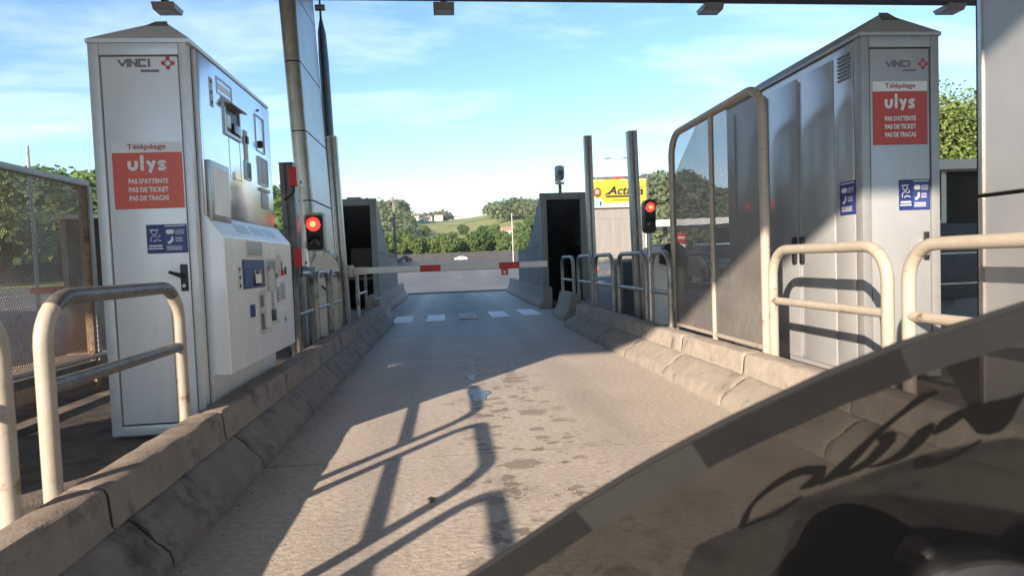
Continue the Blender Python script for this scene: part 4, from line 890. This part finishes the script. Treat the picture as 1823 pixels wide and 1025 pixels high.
for (z0_, z1_, lb, x_) in ((1.895, 2.075, 'red alarm box near the top of the left signal post', -1.445), (1.12, 1.30, 'red alarm box below the left traffic light', -1.435)):
    e = thing('alarm_box', lb, 'alarm box', (x_, 6.32, z0_), 'red boxes on the left post'); MB().box(x_-.045, x_+.025, 6.27, 6.35, z0_, z1_, .006).build('casing', 'red_paint', e, smooth=True)
    MB().box(x_+.026, x_+.052, 6.275, 6.345, z0_+.004, z1_-.004, .006).build('side_plate', 'white_paint', e, smooth=True); MB().disc((x_+.052, 6.31, z0_+.035), .014, (1, 0, 0), .012, 12).build('knob', 'black_plastic', e)
e = tag(MB().tube([(-1.455, 6.31, 1.893), (-1.455, 6.30, 1.84), (-1.49, 6.30, 1.80), (-1.55, 6.30, 1.765)], .011, 8).build('cable', 'black_plastic', smooth=True), 'short black cable looping below the upper red box', 'cable')
e = tag(MB().tube([(-1.425, 6.33, 1.118), (-1.42, 6.30, 1.06), (-1.45, 6.29, .98), (-1.47, 6.30, .5), (-1.47, 6.32, .19)], .011, 8).build('cable', 'black_plastic', smooth=True), 'long black cable hanging from the lower red box', 'cable')
e = tag(MB().tube([(-1.43, 6.36, 2.16), (-1.43, 6.36, 2.077)], .012, 8).build('conduit', 'white_paint', smooth=True), 'short white conduit above the upper red box', 'conduit')
e = tag(MB().tube([(-1.405, 6.37, 1.893), (-1.405, 6.37, 1.303)], .014, 8).build('conduit', 'white_paint', smooth=True), 'white conduit between the two red boxes', 'conduit')
box_ = thing('junction_box', 'grey steel junction cabinet behind the left signal post', 'cabinet', (-1.66, 7.4, .18))
MB().box(-1.82, -1.56, 7.2, 7.6, .18, 1.12, .01).build('casing', 'enclosure', box_, smooth=True); MB().box(-1.80, -1.58, 7.19, 7.201, .25, 1.05).build('door', 'panel_grey', box_)
# leaning post
ext_post(-1.44, 8.9, .18, 2.86, .125, 'steel post leaning left in front of the dark left enclosure', 'steel', (R(-1.6), 0))

# ------------------------------------------------------------------ barrier
e = thing('barrier_cabinet', 'ivory barrier drive cabinet with rounded hood on the left island', 'barrier', (-1.66, 8.9, .18))
MB().box(-1.84, -1.49, 8.72, 9.14, .18, 1.0, .012).build('casing', 'ivory', e, smooth=True)
MB().prism([(-1.85, 1.002), (-1.48, 1.002), (-1.48, 1.08), (-1.50, 1.16), (-1.56, 1.26), (-1.60, 1.285), (-1.73, 1.285), (-1.77, 1.26), (-1.83, 1.16), (-1.85, 1.08)], 8.71, 9.15, 'y').build('hood', 'ivory', e)
MB().box(-1.86, -1.47, 8.70, 9.16, .975, 1.0).build('rim', 'dark_steel', e)
st_ = MB().box(-1.75, -1.55, 8.714, 8.72, .72, .90).build('sticker', 'pale_plastic', e); strokes('print', 'black_plastic', st_, frame((-1.65, 8.713, .81), (1, 0, 0), (0, 0, 1)), [[(-.07, .05, .02), (-.01, .0, .03), (.03, -.05, .02)], [(-.01, .0, .02), (.06, .02, .02)]], .0, .003)
MB().box(-1.77, -1.55, 8.714, 8.72, .22, .66, .002).build('door', 'ivory', e)
MB().box(-1.488, -1.34, 8.98, 9.13, .96, 1.12, .01).build('pivot_bracket', 'ivory', e, smooth=True)
MB().disc((-1.42, 8.98, 1.04), .055, (0, -1, 0), .03, 18).build('pivot', 'steel', e)
MB().tube([(-1.70, 8.9, 1.28), (-1.70, 8.9, 1.32), (-1.63, 8.9, 1.32), (-1.63, 8.9, 1.28)], .01, 8).build('lifting_eye', 'dark_steel', e)
e = thing('barrier_boom', 'white barrier boom with two red bands lowered across the lane', 'barrier', (0, 9.4, 1.03))
dz = -.012
xs = [(-1.33, -.412, 'white_paint'), (-.412, -.125, 'red_paint'), (-.125, .704, 'white_paint'), (.704, .997, 'red_paint'), (.997, 1.40, 'white_paint')]
for (a, c, m) in xs:
    pr = [(9.06+p[0], 1.036+p[1]) for p in rrect(.04, .092, .018, 4)]
    MB().prism(pr, a, c, 'x').build('band', m, e, smooth=True)
MB().box(-1.335, -1.15, 9.035, 9.085, .985, 1.088, .006).build('clamp', 'ivory', e, smooth=True)
MB().box(.735, .835, 9.055, 9.065, .90, .988).build('reflector', 'red_paint', e)
MB().box(.765, .805, 9.052, 9.054, .92, .96).build('reflector_mark', 'white_paint', e)
e = thing('boom_stand', 'slim ivory stand under the left end of the boom', 'stand', (-1.30, 9.9, .18))
MB().tube([(-1.43, 10.0, .18), (-1.43, 10.0, .98)], .028, 10).build('post_tube', 'ivory', e, smooth=True); MB().box(-1.46, -1.40, 9.97, 10.03, .5, .75, .006).build('sensor', 'steel', e, smooth=True)

# ------------------------------------------------------------------ stair enclosures at the end of the islands
def enclosure(label, xl, xr, lane_side, yf, barrier_x):
    e_ = thing('stair_enclosure', label, 'enclosure', ((xl+xr)/2, yf, 0), 'stair enclosures')
    top = 2.53; prof_ = [(yf, .5), (yf, top), (yf+2.35, 1.43), (yf+2.35, .5)]
    t = .05
    for x_ in (xl, xr):
        MB().prism(prof_, x_, x_+t if x_ == xl else x_-t, 'x').build('side_panel', 'enclosure', e_)
        MB().box(x_, x_+t if x_ == xl else x_-t, yf+2.36, yf+5.0, .5, 1.33, .004).build('side_panel', 'enclosure', e_)
        MB().box(x_-.006 if x_ == xl else x_+.006, x_+t+.004 if x_ == xl else x_-t-.004, yf+.12, yf+5.0, .1, .498).build('base_wall', 'enclosure_frame', e_)
        xo = x_-.012 if x_ == xl else x_+.012
        MB().prism([(yf+.1, 1.40), (yf+5.0, 1.325), (yf+5.0, 1.36), (yf+.1, 1.44)], xo, x_ , 'x').build('cover_strip', 'enclosure', e_)
    MB().add([(xl, yf, top), (xr, yf, top), (xr, yf+2.35, 1.43), (xl, yf+2.35, 1.43), (xl, yf, top+.05), (xr, yf, top+.05), (xr, yf+2.35, 1.48), (xl, yf+2.35, 1.48)], [(0, 1, 2, 3), (4, 7, 6, 5), (0, 4, 5, 1), (1, 5, 6, 2), (2, 6, 7, 3), (3, 7, 4, 0)]).build('roof', 'enclosure', e_)
    MB().box(xl+.01, xr-.01, yf+2.352, yf+5.0, 1.33, 1.42, .004).build('roof', 'enclosure', e_)
    for (a, c, f_, g_) in ((xl-.012, xl+.13, .18, top+.055), (xr-.13, xr+.012, .18, top+.055), (xl+.13, xr-.13, top-.10, top+.055)): MB().box(a, c, yf-.05, yf+.09, f_, g_, .008).build('front_frame', 'enclosure_frame', e_, smooth=True)
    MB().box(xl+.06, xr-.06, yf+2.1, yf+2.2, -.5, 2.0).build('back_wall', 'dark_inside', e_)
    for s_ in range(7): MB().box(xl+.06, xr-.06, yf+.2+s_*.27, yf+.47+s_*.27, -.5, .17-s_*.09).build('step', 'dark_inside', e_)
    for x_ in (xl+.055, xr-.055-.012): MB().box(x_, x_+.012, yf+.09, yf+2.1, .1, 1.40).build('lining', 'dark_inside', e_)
    return e_
eL = enclosure('left stair enclosure with a dark open front behind the leaning post', -2.60, -1.56, 1, 14.3, -1.42)
MB().box(-2.40, -1.75, 15.9, 16.0, .9, 1.55).build('inner_panel', 'inside_tan', eL); MB().box(-2.45, -1.7, 15.2, 15.3, .78, .86).build('inner_shelf', 'inside_tan', eL)
MB().box(-2.2, -1.9, 14.4, 14.8, 2.585, 2.64).build('roof_box', 'panel_grey', eL)
eR = enclosure('right stair enclosure with a dark open front below the camera mast', 2.09, 3.12, -1, 14.2, 2.0)
def jersey(x_toe, sgn, y0_, y1_, label):
    pr = [(0, 0), (0, .08), (.10, .20), (.16, .48), (.30, .48), (.30, 0)]
    e_ = thing('concrete_barrier', label, 'barrier', (x_toe, y0_, 0), 'concrete barrier feet')
    n_ = max(1, round((y1_-y0_)/2.9)); 
    for k in range(n_):
        a = y0_+(y1_-y0_)*k/n_; c = y0_+(y1_-y0_)*(k+1)/n_
        o_ = MB().prism([(x_toe+sgn*d, z) for d, z in pr], a+.006, c-.006, 'y').build('barrier_block', 'kerb_concrete', e_); m_ = o_.modifiers.new('b', 'BEVEL'); m_.width = .018; m_.segments = 2
jersey(1.97, 1, 14.05, 22.6, 'concrete barrier along the foot of the right stair enclosure')
jersey(-1.44, -1, 13.6, 22.0, 'concrete barrier along the foot of the left stair enclosure')
jersey(1.95, 1, 11.0, 12.2, 'short concrete barrier piece at the end of the right kerb')
jersey(-1.18, -1, 12.05, 13.3, 'short concrete barrier piece at the end of the left kerb')
# back filling of islands beyond the kerbs
struct(box('island_end_left', 'island_ground', None, -3.6, -1.75, 13.72, 24, -.1, .12)); struct(box('island_end_right', 'island_ground', None, 2.3, 5.2, 13.72, 24, -.1, .12))
# camera on the right enclosure
e = thing('camera_mast', 'surveillance camera on a short mast on top of the right enclosure', 'camera', (2.56, 14.25, 2.58))
MB().tube([(2.56, 14.25, 2.58), (2.56, 14.25, 2.84)], .04, 10).build('mast', 'dark_steel', e, smooth=True); MB().box(2.46, 2.66, 14.2, 14.3, 2.78, 2.83).build('plate', 'steel', e); MB().box(2.44, 2.56, 14.18, 14.26, 2.84, 2.90).build('mount', 'steel', e)
hd = MB().lathe([(.06, 0), (.10, .05), (.115, .12), (.115, .28), (.10, .32), (.04, .34)], (2.56, 14.25, 2.86), 16).build('head', 'fence_frame', e, smooth=True)
MB().disc((2.56, 14.14, 3.02), .065, (0, -1, 0), .03, 16).build('lens', 'screen_dark', hd)
tag(box('marker_post', 'dark_steel', None, -1.60, -1.53, 19.0, 19.05, 1.3, 3.1), 'thin dark marker post sticking up behind the left enclosure', 'post')

# ------------------------------------------------------------------ right posts and signal
ext_post(2.42, 10.6, .18, 3.13, .125, 'tall steel post in front of the yellow truck board, left of the pair', 'steel', (R(-.4), 0))
ext_post(2.36, 7.75, .18, 2.63, .115, 'tall steel post beside the right signal, right of the pair', 'steel', (R(-1.2), 0))
e = thing('traffic_light', 'red traffic light lit on a short post on the right island', 'traffic light', (2.28, 6.95, .18), 'lane signals')
zc = 1.535
MB().prism([(p[0]+2.245, p[1]+zc) for p in rrect(.125, .375, .05, 5)], 6.9, 7.02, 'y').build('housing', 'black_plastic', e, smooth=True)
lens(e, 2.245, 6.9, zc+.10, .053, True); lens(e, 2.245, 6.9, zc-.075, .045, False)
MB().tube([(2.25, 6.97, .18), (2.25, 6.97, 1.36)], .03, 12).build('post_tube', 'steel', e, smooth=True)
e = thing('receiver_unit', 'white rounded housing with black hooded cover on the right island', 'housing', (2.62, 7.6, .18))
MB().prism([(2.42, .18), (2.78, .18), (2.80, 1.0), (2.74, 1.14), (2.66, 1.20), (2.48, 1.20), (2.42, 1.12)], 7.4, 7.9, 'y').build('casing', 'white_paint', e, smooth=False)
MB().prism([(2.50, 1.0), (2.81, .92), (2.835, 1.02), (2.80, 1.17), (2.72, 1.235), (2.56, 1.23), (2.50, 1.12)], 7.32, 7.86, 'y').build('cover', 'black_plastic', e)
MB().box(2.44, 2.79, 7.395, 7.4, .18, .26).build('plinth', 'dark_steel', e)
e = thing('control_box', 'dark grey equipment cabinet deep on the right island', 'cabinet', (3.0, 10.4, .18))
MB().box(2.8, 3.25, 10.2, 10.7, .18, 1.05, .01).build('casing', 'dark_steel', e, smooth=True); MB().box(2.83, 3.22, 10.19, 10.2, .25, 1.0).build('door', 'strut_dark', e)

# ------------------------------------------------------------------ truck beyond
TY = 25
e = thing('truck', 'grey box truck seen from behind with a yellow advert board', 'truck', (6.85, TY+3.5, 0))
MB().box(5.62, 8.07, TY+.02, TY+7, 1.0, 4.28, .03).build('box_body', 'truck_white', e, smooth=True)
for (a, c, f_, g_) in ((5.60, 5.70, .9, 4.30), (7.99, 8.09, .9, 4.30), (5.70, 7.99, 4.20, 4.30), (5.70, 7.99, .9, 1.05)): MB().box(a, c, TY-.04, TY+.06, f_, g_, .008).build('rear_frame', 'dark_steel', e, smooth=True)
MB().box(5.71, 7.98, TY-.01, TY+.05, 2.62, 3.0).build('rear_panel', 'truck_grey', e)
sh = MB().box(5.80, 7.90, TY-.0, TY+.05, 1.06, 2.615).build('tail_lift', 'truck_grey', e)
for k in range(1): MB().box(5.82, 7.88, TY-.010, TY-.001, 1.15+k*.30, 1.17+k*.30).build('rib', 'enclosure', sh)
MB().box(5.715, 5.79, TY-.05, TY+.01, 1.3, 2.6).build('hinge', 'dark_steel', e)
adv = MB().box(5.71, 7.98, TY-.045, TY-.012, 3.03, 4.19).build('advert_board', 'yellow_board', e)
FT = frame((0, TY-.046, 0), (1, 0, 0), (0, 0, 1))
flat('strip', 'black_plastic', adv, FT, rect(5.71, 7.98, 3.03, 3.06), .001, .006)
flat('strip', 'sign_white', adv, FT, rect(6.27, 7.60, 3.08, 3.24), .001, .006)
text('lettering', 'black_plastic', adv, FT, 'NOTE - 03 07 2', 6.92, 3.16, 1.15, .09, .007, .02)
text('lettering', 'black_plastic', adv, FT, 'Acti', 6.86, 3.74, .92, .34, .004, .02, .25)
strokes('lettering', 'black_plastic', adv, FT, [[(6.30, 3.57, .05), (6.55, 3.72, .05), (6.72, 3.85, .06)]], .001, .0035)
flat('lettering', 'black_plastic', adv, FT, rect(6.32, 7.50, 3.47, 3.54), .001, .004); flat('lettering', 'black_plastic', adv, FT, rect(6.60, 7.35, 3.345, 3.365), .001, .004)
flat('lettering', 'black_plastic', adv, FT, rect(7.58, 7.84, 3.55, 3.76), .001, .004); flat('lettering', 'yellow_board', adv, FT, [(7.71+p[0], 3.65+p[1]) for p in rrect(.10, .10, .045, 4)], .004, .006)
flat('lettering', 'black_plastic', adv, FT, rect(7.6, 7.82, 3.82, 3.85), .001, .004)
for (u, lb) in ((5.84, 0), (6.12, 1), (7.03, 2), (7.85, 3)): flat('board_lamp', 'board_light', adv, FT, [(u+p[0], 4.14+p[1]) for p in rrect(.26, .055, .027, 4)], .001, .012)
flat('portrait', 'shirt', adv, FT, [(5.74, 3.07), (6.22, 3.07), (6.24, 3.20), (6.18, 3.38), (6.05, 3.45), (5.92, 3.45), (5.78, 3.38), (5.74, 3.25)], .001, .004)
flat('portrait', 'skin', adv, FT, [(5.985+p[0], 3.48+p[1]) for p in rrect(.10, .12, .03, 3)], .002, .005)
flat('portrait', 'hair', adv, FT, [(5.985+p[0], 3.68+p[1]) for p in rrect(.29, .38, .14, 6)], .002, .0055); flat('portrait', 'skin', adv, FT, [(5.975+p[0], 3.69+p[1]) for p in rrect(.17, .22, .08, 6)], .002, .0065)
flat('portrait', 'hair', adv, FT, [(5.975+p[0], 3.57+p[1]) for p in rrect(.17, .08, .035, 4)], .002, .0072)
flat('portrait', 'sign_blue', adv, FT, rect(6.07, 6.13, 3.15, 3.32), .002, .0055)
MB().box(6.62, 7.0, TY-.08, TY-.02, 4.235, 4.285, .01).build('marker_light', 'marker_red', e, smooth=True)
MB().box(5.75, 7.95, TY-.05, TY+.05, .45, .58).build('bumper', 'dark_steel', e)
for x_ in (5.80, 7.60):
    wl_ = MB().disc((x_, TY+1.4, .48), .48, (1, 0, 0), .30, 24).build('wheel', 'tyre', e, smooth=True); MB().disc((x_-.01, TY+1.4, .48), .26, (1, 0, 0), .32, 18).build('rim', 'steel', wl_)
for x_ in (5.72, 7.80): MB().box(x_, x_+.22, TY-.06, TY+.0, .62, .74).build('tail_light', 'sign_red_faded', e)

# ------------------------------------------------------------------ things to the right, seen through and beyond the mesh
e = thing('no_entry_sign', 'red round no entry sign seen through the right mesh guard', 'sign', (9.02, 24, 0))
MB().tube([(9.02, 24.05, -.02), (9.02, 24.05, 1.98)], .035, 10).build('pole', 'steel', e, smooth=True)
ds = MB().disc((9.02, 24.0, 1.74), .20, (0, -1, 0), .015, 28).build('disc', 'red_paint', e); MB().box(8.89, 9.15, 23.97, 23.984, 1.705, 1.775).build('bar', 'white_paint', ds); MB().box(8.87, 9.17, 23.985, 24.0, 1.38, 1.50).build('plate', 'white_paint', e)
def car(x, y, z, rot, m, label, s=1.0):
    e_ = thing('car', label, 'car', (x, y, z)); ORG[e_.name] = Vector((0, 0, 0)); e_.rotation_euler = (0, 0, rot); e_.scale = (s, s, s)
    side = [(-2.1, .32), (-2.12, .62), (-1.95, .80), (-1.2, .92), (-.55, 1.38), (.75, 1.45), (1.5, 1.0), (2.05, .92), (2.12, .5), (2.08, .3)]
    ringsv = []
    for yy, ins_, sc in ((-.86, .06, .0), (-.80, 0, 1), (.80, 0, 1), (.86, .06, 0)):
        ringsv.append([(px_, (yy if pz < .95 else yy*.78), pz) for px_, pz in side])
    n_ = len(side); vs_ = [p for r_ in ringsv for p in r_]; fs_ = [(i*n_+j, i*n_+(j+1) % n_, (i+1)*n_+(j+1) % n_, (i+1)*n_+j) for i in range(3) for j in range(n_)] + [tuple(range(n_)), tuple(range(4*n_-1, 3*n_-1, -1))]
    MB().add(vs_, fs_).build('body', m, e_, smooth=True)
    for sgn in (-1, 1):
        MB().prism([(-1.0, .98), (-.5, 1.32), (.10, 1.36), (.10, .98)], sgn*.70, sgn*.745+0*sgn, 'y').build('window', 'window_dark', e_); MB().prism([(.18, .98), (.18, 1.36), (.70, 1.36), (1.2, 1.02)], sgn*.70, sgn*.745, 'y').build('window', 'window_dark', e_)
        for wx in (-1.35, 1.32):
            w_ = MB().disc((wx, sgn*.70, .31), .31, (0, sgn, 0), .18, 20).build('wheel', 'tyre', e_, smooth=True); MB().disc((wx, sgn*.75, .31), .19, (0, sgn, 0), .14, 14).build('rim', 'steel', w_)
    MB().add([(-1.17, -.62, .97), (-1.17, .62, .97), (-.60, .54, 1.36), (-.60, -.54, 1.36)], [(0, 1, 2, 3)]).build('windscreen', 'window_dark', e_, xf=Matrix.Translation((-.03, 0, .02)))
    for sgn in (-1, 1): MB().box(-2.11, -2.0, sgn*.45-.16, sgn*.45+.16, .62, .76, .02).build('headlight', 'lamp_glass', e_, smooth=True); MB().box(2.02, 2.115, sgn*.55-.14, sgn*.55+.14, .7, .86, .02).build('tail_light', 'sign_red_faded', e_, smooth=True)
    return e_
def roadz(y): return -.025 + 2.0*max(0, (y-105)/109)**1.4
car(3.75, 207, roadz(207), 0, 'car_white', 'small white car on the far road below the trees')
car(9.2, 21.0, 0, R(80), 'car_grey', 'dark grey car waiting beyond the right mesh guard')
e = thing('shelter', 'low white flat-roofed shelter in the distance on the right', 'shelter', (24, 47, 0))
MB().add([(14.6, 44.5, 3.15), (44, 40.5, 3.3), (44, 50, 3.3), (14.6, 50, 3.15), (14.6, 44.5, 3.6), (44, 40.5, 3.75), (44, 50, 3.75), (14.6, 50, 3.6)], [(0, 3, 2, 1), (4, 5, 6, 7), (0, 1, 5, 4), (1, 2, 6, 5), (2, 3, 7, 6), (3, 0, 4, 7)]).build('roof', 'truck_white', e)
for k in range(5): MB().box(16+k*6, 16.25+k*6, 46, 46.25, 0, 3.2).build('post', 'dark_steel', e)
MB().box(21, 43, 48.5, 49, 0, 3.1).build('back_wall', 'dark_inside', e)
for k in range(3): MB().box(23+k*5, 26+k*5, 48.44, 48.499, 1.1, 2.2).build('window', 'clear_glass', e)
e = thing('toll_booth', 'dark toll booth with white roof between the right cabinet and column', 'booth', (6.6, 8, 0))
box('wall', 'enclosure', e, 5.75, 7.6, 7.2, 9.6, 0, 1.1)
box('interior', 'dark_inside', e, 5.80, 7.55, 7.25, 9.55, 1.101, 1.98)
for (x_, y_) in ((5.75, 7.2), (7.54, 7.2), (5.75, 9.54), (7.54, 9.54), (5.98, 7.2)): box('mullion', 'steel', e, x_-.003, x_+.063, y_-.003, y_+.063, 1.102, 1.979)
MB().box(5.6, 7.8, 7.0, 9.8, 1.98, 2.10, .015).build('roof', 'truck_white', e, smooth=True)
MB().prism([(5.78, 1.5), (5.86, 1.48), (6.10, 1.22), (6.02, 1.2)], 7.16, 7.19, 'y').build('brace', 'fence_frame', e)
MB().box(5.7, 6.3, 7.0, 7.19, .45, 1.35, .03).build('counter', 'strut_dark', e, smooth=True)
for (z_, lb) in ((.98, 0), (.62, 1)): MB().box(5.72, 6.28, 6.985, 7.0, z_, z_+.02).build('trim', 'steel', e)

# ------------------------------------------------------------------ motorcycle in the foreground
e = thing('motorcycle', 'dark motorcycle front with smoked windscreen and script lettering at lower right', 'motorcycle', (.62, 1.0, 0))
p0 = Vector((.55, .85, .78)); n_ = Vector((-.22, -.93, -.20)).normalized()
ex = Vector((-n_.y, n_.x, 0)).normalized(); ex = ex if ex.x > 0 else -ex
ey = n_.cross(ex); ey = ey if ey.z > 0 else -ey
FW = frame(p0, ex, ey); cpos = Vector((0, 0, CAM_H)); CXP, CYP, FPX = 911.5, 512.5, 1130.0
def scr(x, y):      # sizes of the screen and its lettering, measured on the photograph
    d = fw + rt*((x-CXP)/FPX) - up*((y-CYP)/FPX); t = (p0-cpos).dot(n_)/d.dot(n_); q = cpos + d*t - p0; return (q.dot(ex), q.dot(ey))
edge = [scr(x, y) for x, y in ((812, 1042), (841, 1023), (927, 967), (1022, 903), (1117, 845), (1165, 817), (1228, 783), (1300, 746), (1466, 668), (1598, 615), (1823, 543), (1950, 508))]
tx, ty = edge[-1]; edge += [(tx+.09, ty+.016), (tx+.20, ty+.022), (tx+.30, ty+.005), (tx+.42, ty-.07)]
bl = (edge[0][0]+.02, edge[0][1]-.10)
outline = edge + [(tx+.62, -.30), (.30, -.33), bl]
MB().prism(outline, -.0025, .0025, 'z').build('windscreen', 'smoked_glass', e, xf=FW)
def band(i0, i1, wid):
    pts_ = edge[i0:i1]; o_ = []
    for i, p in enumerate(pts_):
        a = Vector(pts_[max(i-1, 0)]); c = Vector(pts_[min(i+1, len(pts_)-1)]); t = (c-a).normalized(); o_.append((p[0]+t.y*wid, p[1]-t.x*wid))
    return pts_, o_
def band_mesh(nm, i0, i1, wid, m, th):
    A, B_ = band(i0, i1, wid); b_ = MB()
    for i in range(len(A)-1): b_.prism([A[i], B_[i], B_[i+1], A[i+1]], -th, th, 'z')
    vs_ = A + B_[::-1]; return MB().prism(vs_, -th, th, 'z').build(nm, m, e, xf=FW)
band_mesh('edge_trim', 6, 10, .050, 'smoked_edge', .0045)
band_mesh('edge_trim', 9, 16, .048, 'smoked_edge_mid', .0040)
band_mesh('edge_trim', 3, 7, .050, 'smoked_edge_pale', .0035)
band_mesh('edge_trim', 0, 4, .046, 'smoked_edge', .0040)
MB().tube([(*p, 0) for p in edge], .0052, 10).build('edge_bead', 'bike_paint', e, smooth=True, xf=FW)
def cp(x, y): return scr(1250 + x*.434, 580 + y*.434)
sc = (Vector(cp(700, 500)) - Vector(cp(600, 500))).length/100
def sk(pl): return [(*cp(x, y), w_*1.18*sc) for x, y, w_ in smoothline(pl, 5)]
LET = [sk([(150, 825, 8), (170, 795, 26), (205, 725, 16), (290, 650, 24), (390, 595, 34), (470, 585, 38), (508, 572, 10)]), sk([(495, 585, 22), (460, 630, 40), (400, 662, 12)]), sk([(150, 825, 8), (225, 793, 16), (300, 765, 16), (360, 725, 18), (410, 692, 8)]),
       sk([(965, 266, 10), (900, 290, 28), (800, 365, 18), (710, 440, 22), (630, 520, 34), (550, 595, 38), (480, 645, 10)]), sk([(720, 470, 30), (760, 445, 34), (795, 440, 16)]), sk([(780, 450, 30), (730, 500, 38), (680, 550, 30), (610, 590, 22), (540, 615, 14)]),
       sk([(680, 575, 6), (760, 550, 22), (830, 510, 36), (900, 440, 48), (945, 395, 14)]), sk([(1140, 462, 8), (1080, 500, 14), (1000, 540, 18), (930, 560, 26), (865, 577, 10)]), sk([(870, 575, 20), (890, 548, 26), (935, 530, 8)]),
       sk([(940, 440, 10), (990, 400, 40), (1050, 360, 34), (1110, 335, 20)])]
strokes('lettering', 'sticker_black', e, FW, LET, .0026, .0032)
flat('lettering', 'sticker_black', e, FW, [cp(x, y) for x, y in ((1050, 350), (1110, 325), (1180, 305), (1250, 292), (1320, 268), (1290, 320), (1265, 375), (1220, 425), (1170, 440), (1120, 435), (1095, 405))], .0026, .0050)
# cockpit: round instrument on the rider's side of the screen, fairing nose in front of it
dc = p0 + ex*.215 + ey*(-.272) + n_*.05
fd = frame(dc, ex, ey)
q = MB().lathe([(.105, -.03), (.112, 0), (.112, .012), (.098, .018), (.092, .012), (.001, .010)], (0, 0, 0), 40).build('instrument', 'dial_ring', e, smooth=True, xf=fd)
MB().disc((0, 0, .0125), .088, (0, 0, 1), .002, 32).build('dial', 'black_plastic', q, xf=fd)
MB().lathe([(.13, -.07), (.135, -.035), (.118, -.005), (.116, -.03), (.1, -.06)], (0, 0, 0), 40).build('instrument_shroud', 'black_plastic', e, smooth=True, xf=fd)
def loft(nm, m, secs):
    n2 = 16; vs_ = []; 
    for (y, cx_, cz_, hw, hh) in secs:
        for k in range(n2):
            a = 2*math.pi*k/n2; ca, sa = math.cos(a), math.sin(a); ex_ = .7
            vs_.append((cx_+hw*math.copysign(abs(ca)**ex_, ca), y, cz_+hh*math.copysign(abs(sa)**ex_, sa)))
    fs_ = [(i*n2+k, i*n2+(k+1) % n2, (i+1)*n2+(k+1) % n2, (i+1)*n2+k) for i in range(len(secs)-1) for k in range(n2)] + [tuple(range(n2-1, -1, -1)), tuple(range((len(secs)-1)*n2, len(secs)*n2))]
    return MB().add(vs_, fs_).build(nm, m, e, smooth=True)
loft('fairing', 'bike_paint', [(.62, .82, .42, .30, .14), (.80, .82, .43, .34, .17), (.98, .82, .42, .32, .17), (1.15, .82, .40, .24, .15), (1.28, .82, .38, .14, .10), (1.33, .82, .37, .05, .05)])
MB().lathe([(.10, 0), (.09, .03), (.05, .05), (.001, .055)], (0, 0, 0), 24).build('headlight', 'lamp_glass', e, smooth=True, xf=Matrix.Translation((.82, 1.27, .38)) @ Matrix.Rotation(R(-90), 4, 'X'))
b = MB()
for k in range(33):
    pass
def torus(nm, m, c, R1, r1, par):
    vs_ = []; a_, b_ = 36, 12
    for i in range(a_):
        t = 2*math.pi*i/a_
        for j in range(b_):
            f_ = 2*math.pi*j/b_; rr_ = R1 + r1*math.cos(f_); vs_.append((c[0]+r1*math.sin(f_)*.9, c[1]+rr_*math.cos(t), c[2]+rr_*math.sin(t)))
    fs_ = [(i*b_+j, i*b_+(j+1) % b_, ((i+1) % a_)*b_+(j+1) % b_, ((i+1) % a_)*b_+j) for i in range(a_) for j in range(b_)]
    return MB().add(vs_, fs_).build(nm, m, par, smooth=True)
wh = torus('wheel', 'tyre', (.82, 1.15, .29), .23, .06, e); MB().disc((.79, 1.15, .29), .18, (1, 0, 0), .06, 24).build('rim', 'dark_steel', wh)
for s_ in (-1, 1): MB().tube([(.82+s_*.09, 1.15, .29), (.82+s_*.09, .93, .62)], .022, 10).build('fork', 'dark_steel', e, smooth=True)

# ------------------------------------------------------------------ haze
HZ = 0.0001
if HZ:
    hz = MB().box(-1760, 1760, -1760, 1760, -2, 160).build('haze', 'black_gap'); hz['kind'] = 'stuff'
    m = bpy.data.materials.new('haze'); m.use_nodes = True; t = m.node_tree; t.nodes.clear(); o_ = t.nodes.new('ShaderNodeOutputMaterial'); v = t.nodes.new('ShaderNodeVolumePrincipled')
    v.inputs['Color'].default_value = (.80, .88, .95, 1); v.inputs['Density'].default_value = HZ; v.inputs['Anisotropy'].default_value = .1; t.links.new(v.outputs[0], o_.inputs['Volume'])
    hz.data.materials.clear(); hz.data.materials.append(m)

# tree labels by place, left to right
ORD = ['first', 'second', 'third', 'fourth', 'fifth', 'sixth', 'seventh', 'eighth', 'ninth', 'tenth', 'eleventh', 'twelfth', 'thirteenth', 'fourteenth', 'fifteenth', 'sixteenth', 'seventeenth', 'eighteenth', 'nineteenth', 'twentieth',
       'twenty-first', 'twenty-second', 'twenty-third', 'twenty-fourth', 'twenty-fifth', 'twenty-sixth', 'twenty-seventh', 'twenty-eighth', 'twenty-ninth', 'thirtieth']
for grp, txt in (('trees behind the far wall', '%s leafy tree from the left in the row just behind the far wall'), ('trees at the foot of the hill', '%s tree from the left at the foot of the far hill'), ('trees on the hillside', '%s tree from the left scattered on the sunny hillside slope')):
    ts = sorted([o for o in C.objects if o.get('group') == grp], key=lambda o: math.atan2(o.location.x, o.location.y))
    for k, o in enumerate(ts): o['label'] = txt % ORD[k]
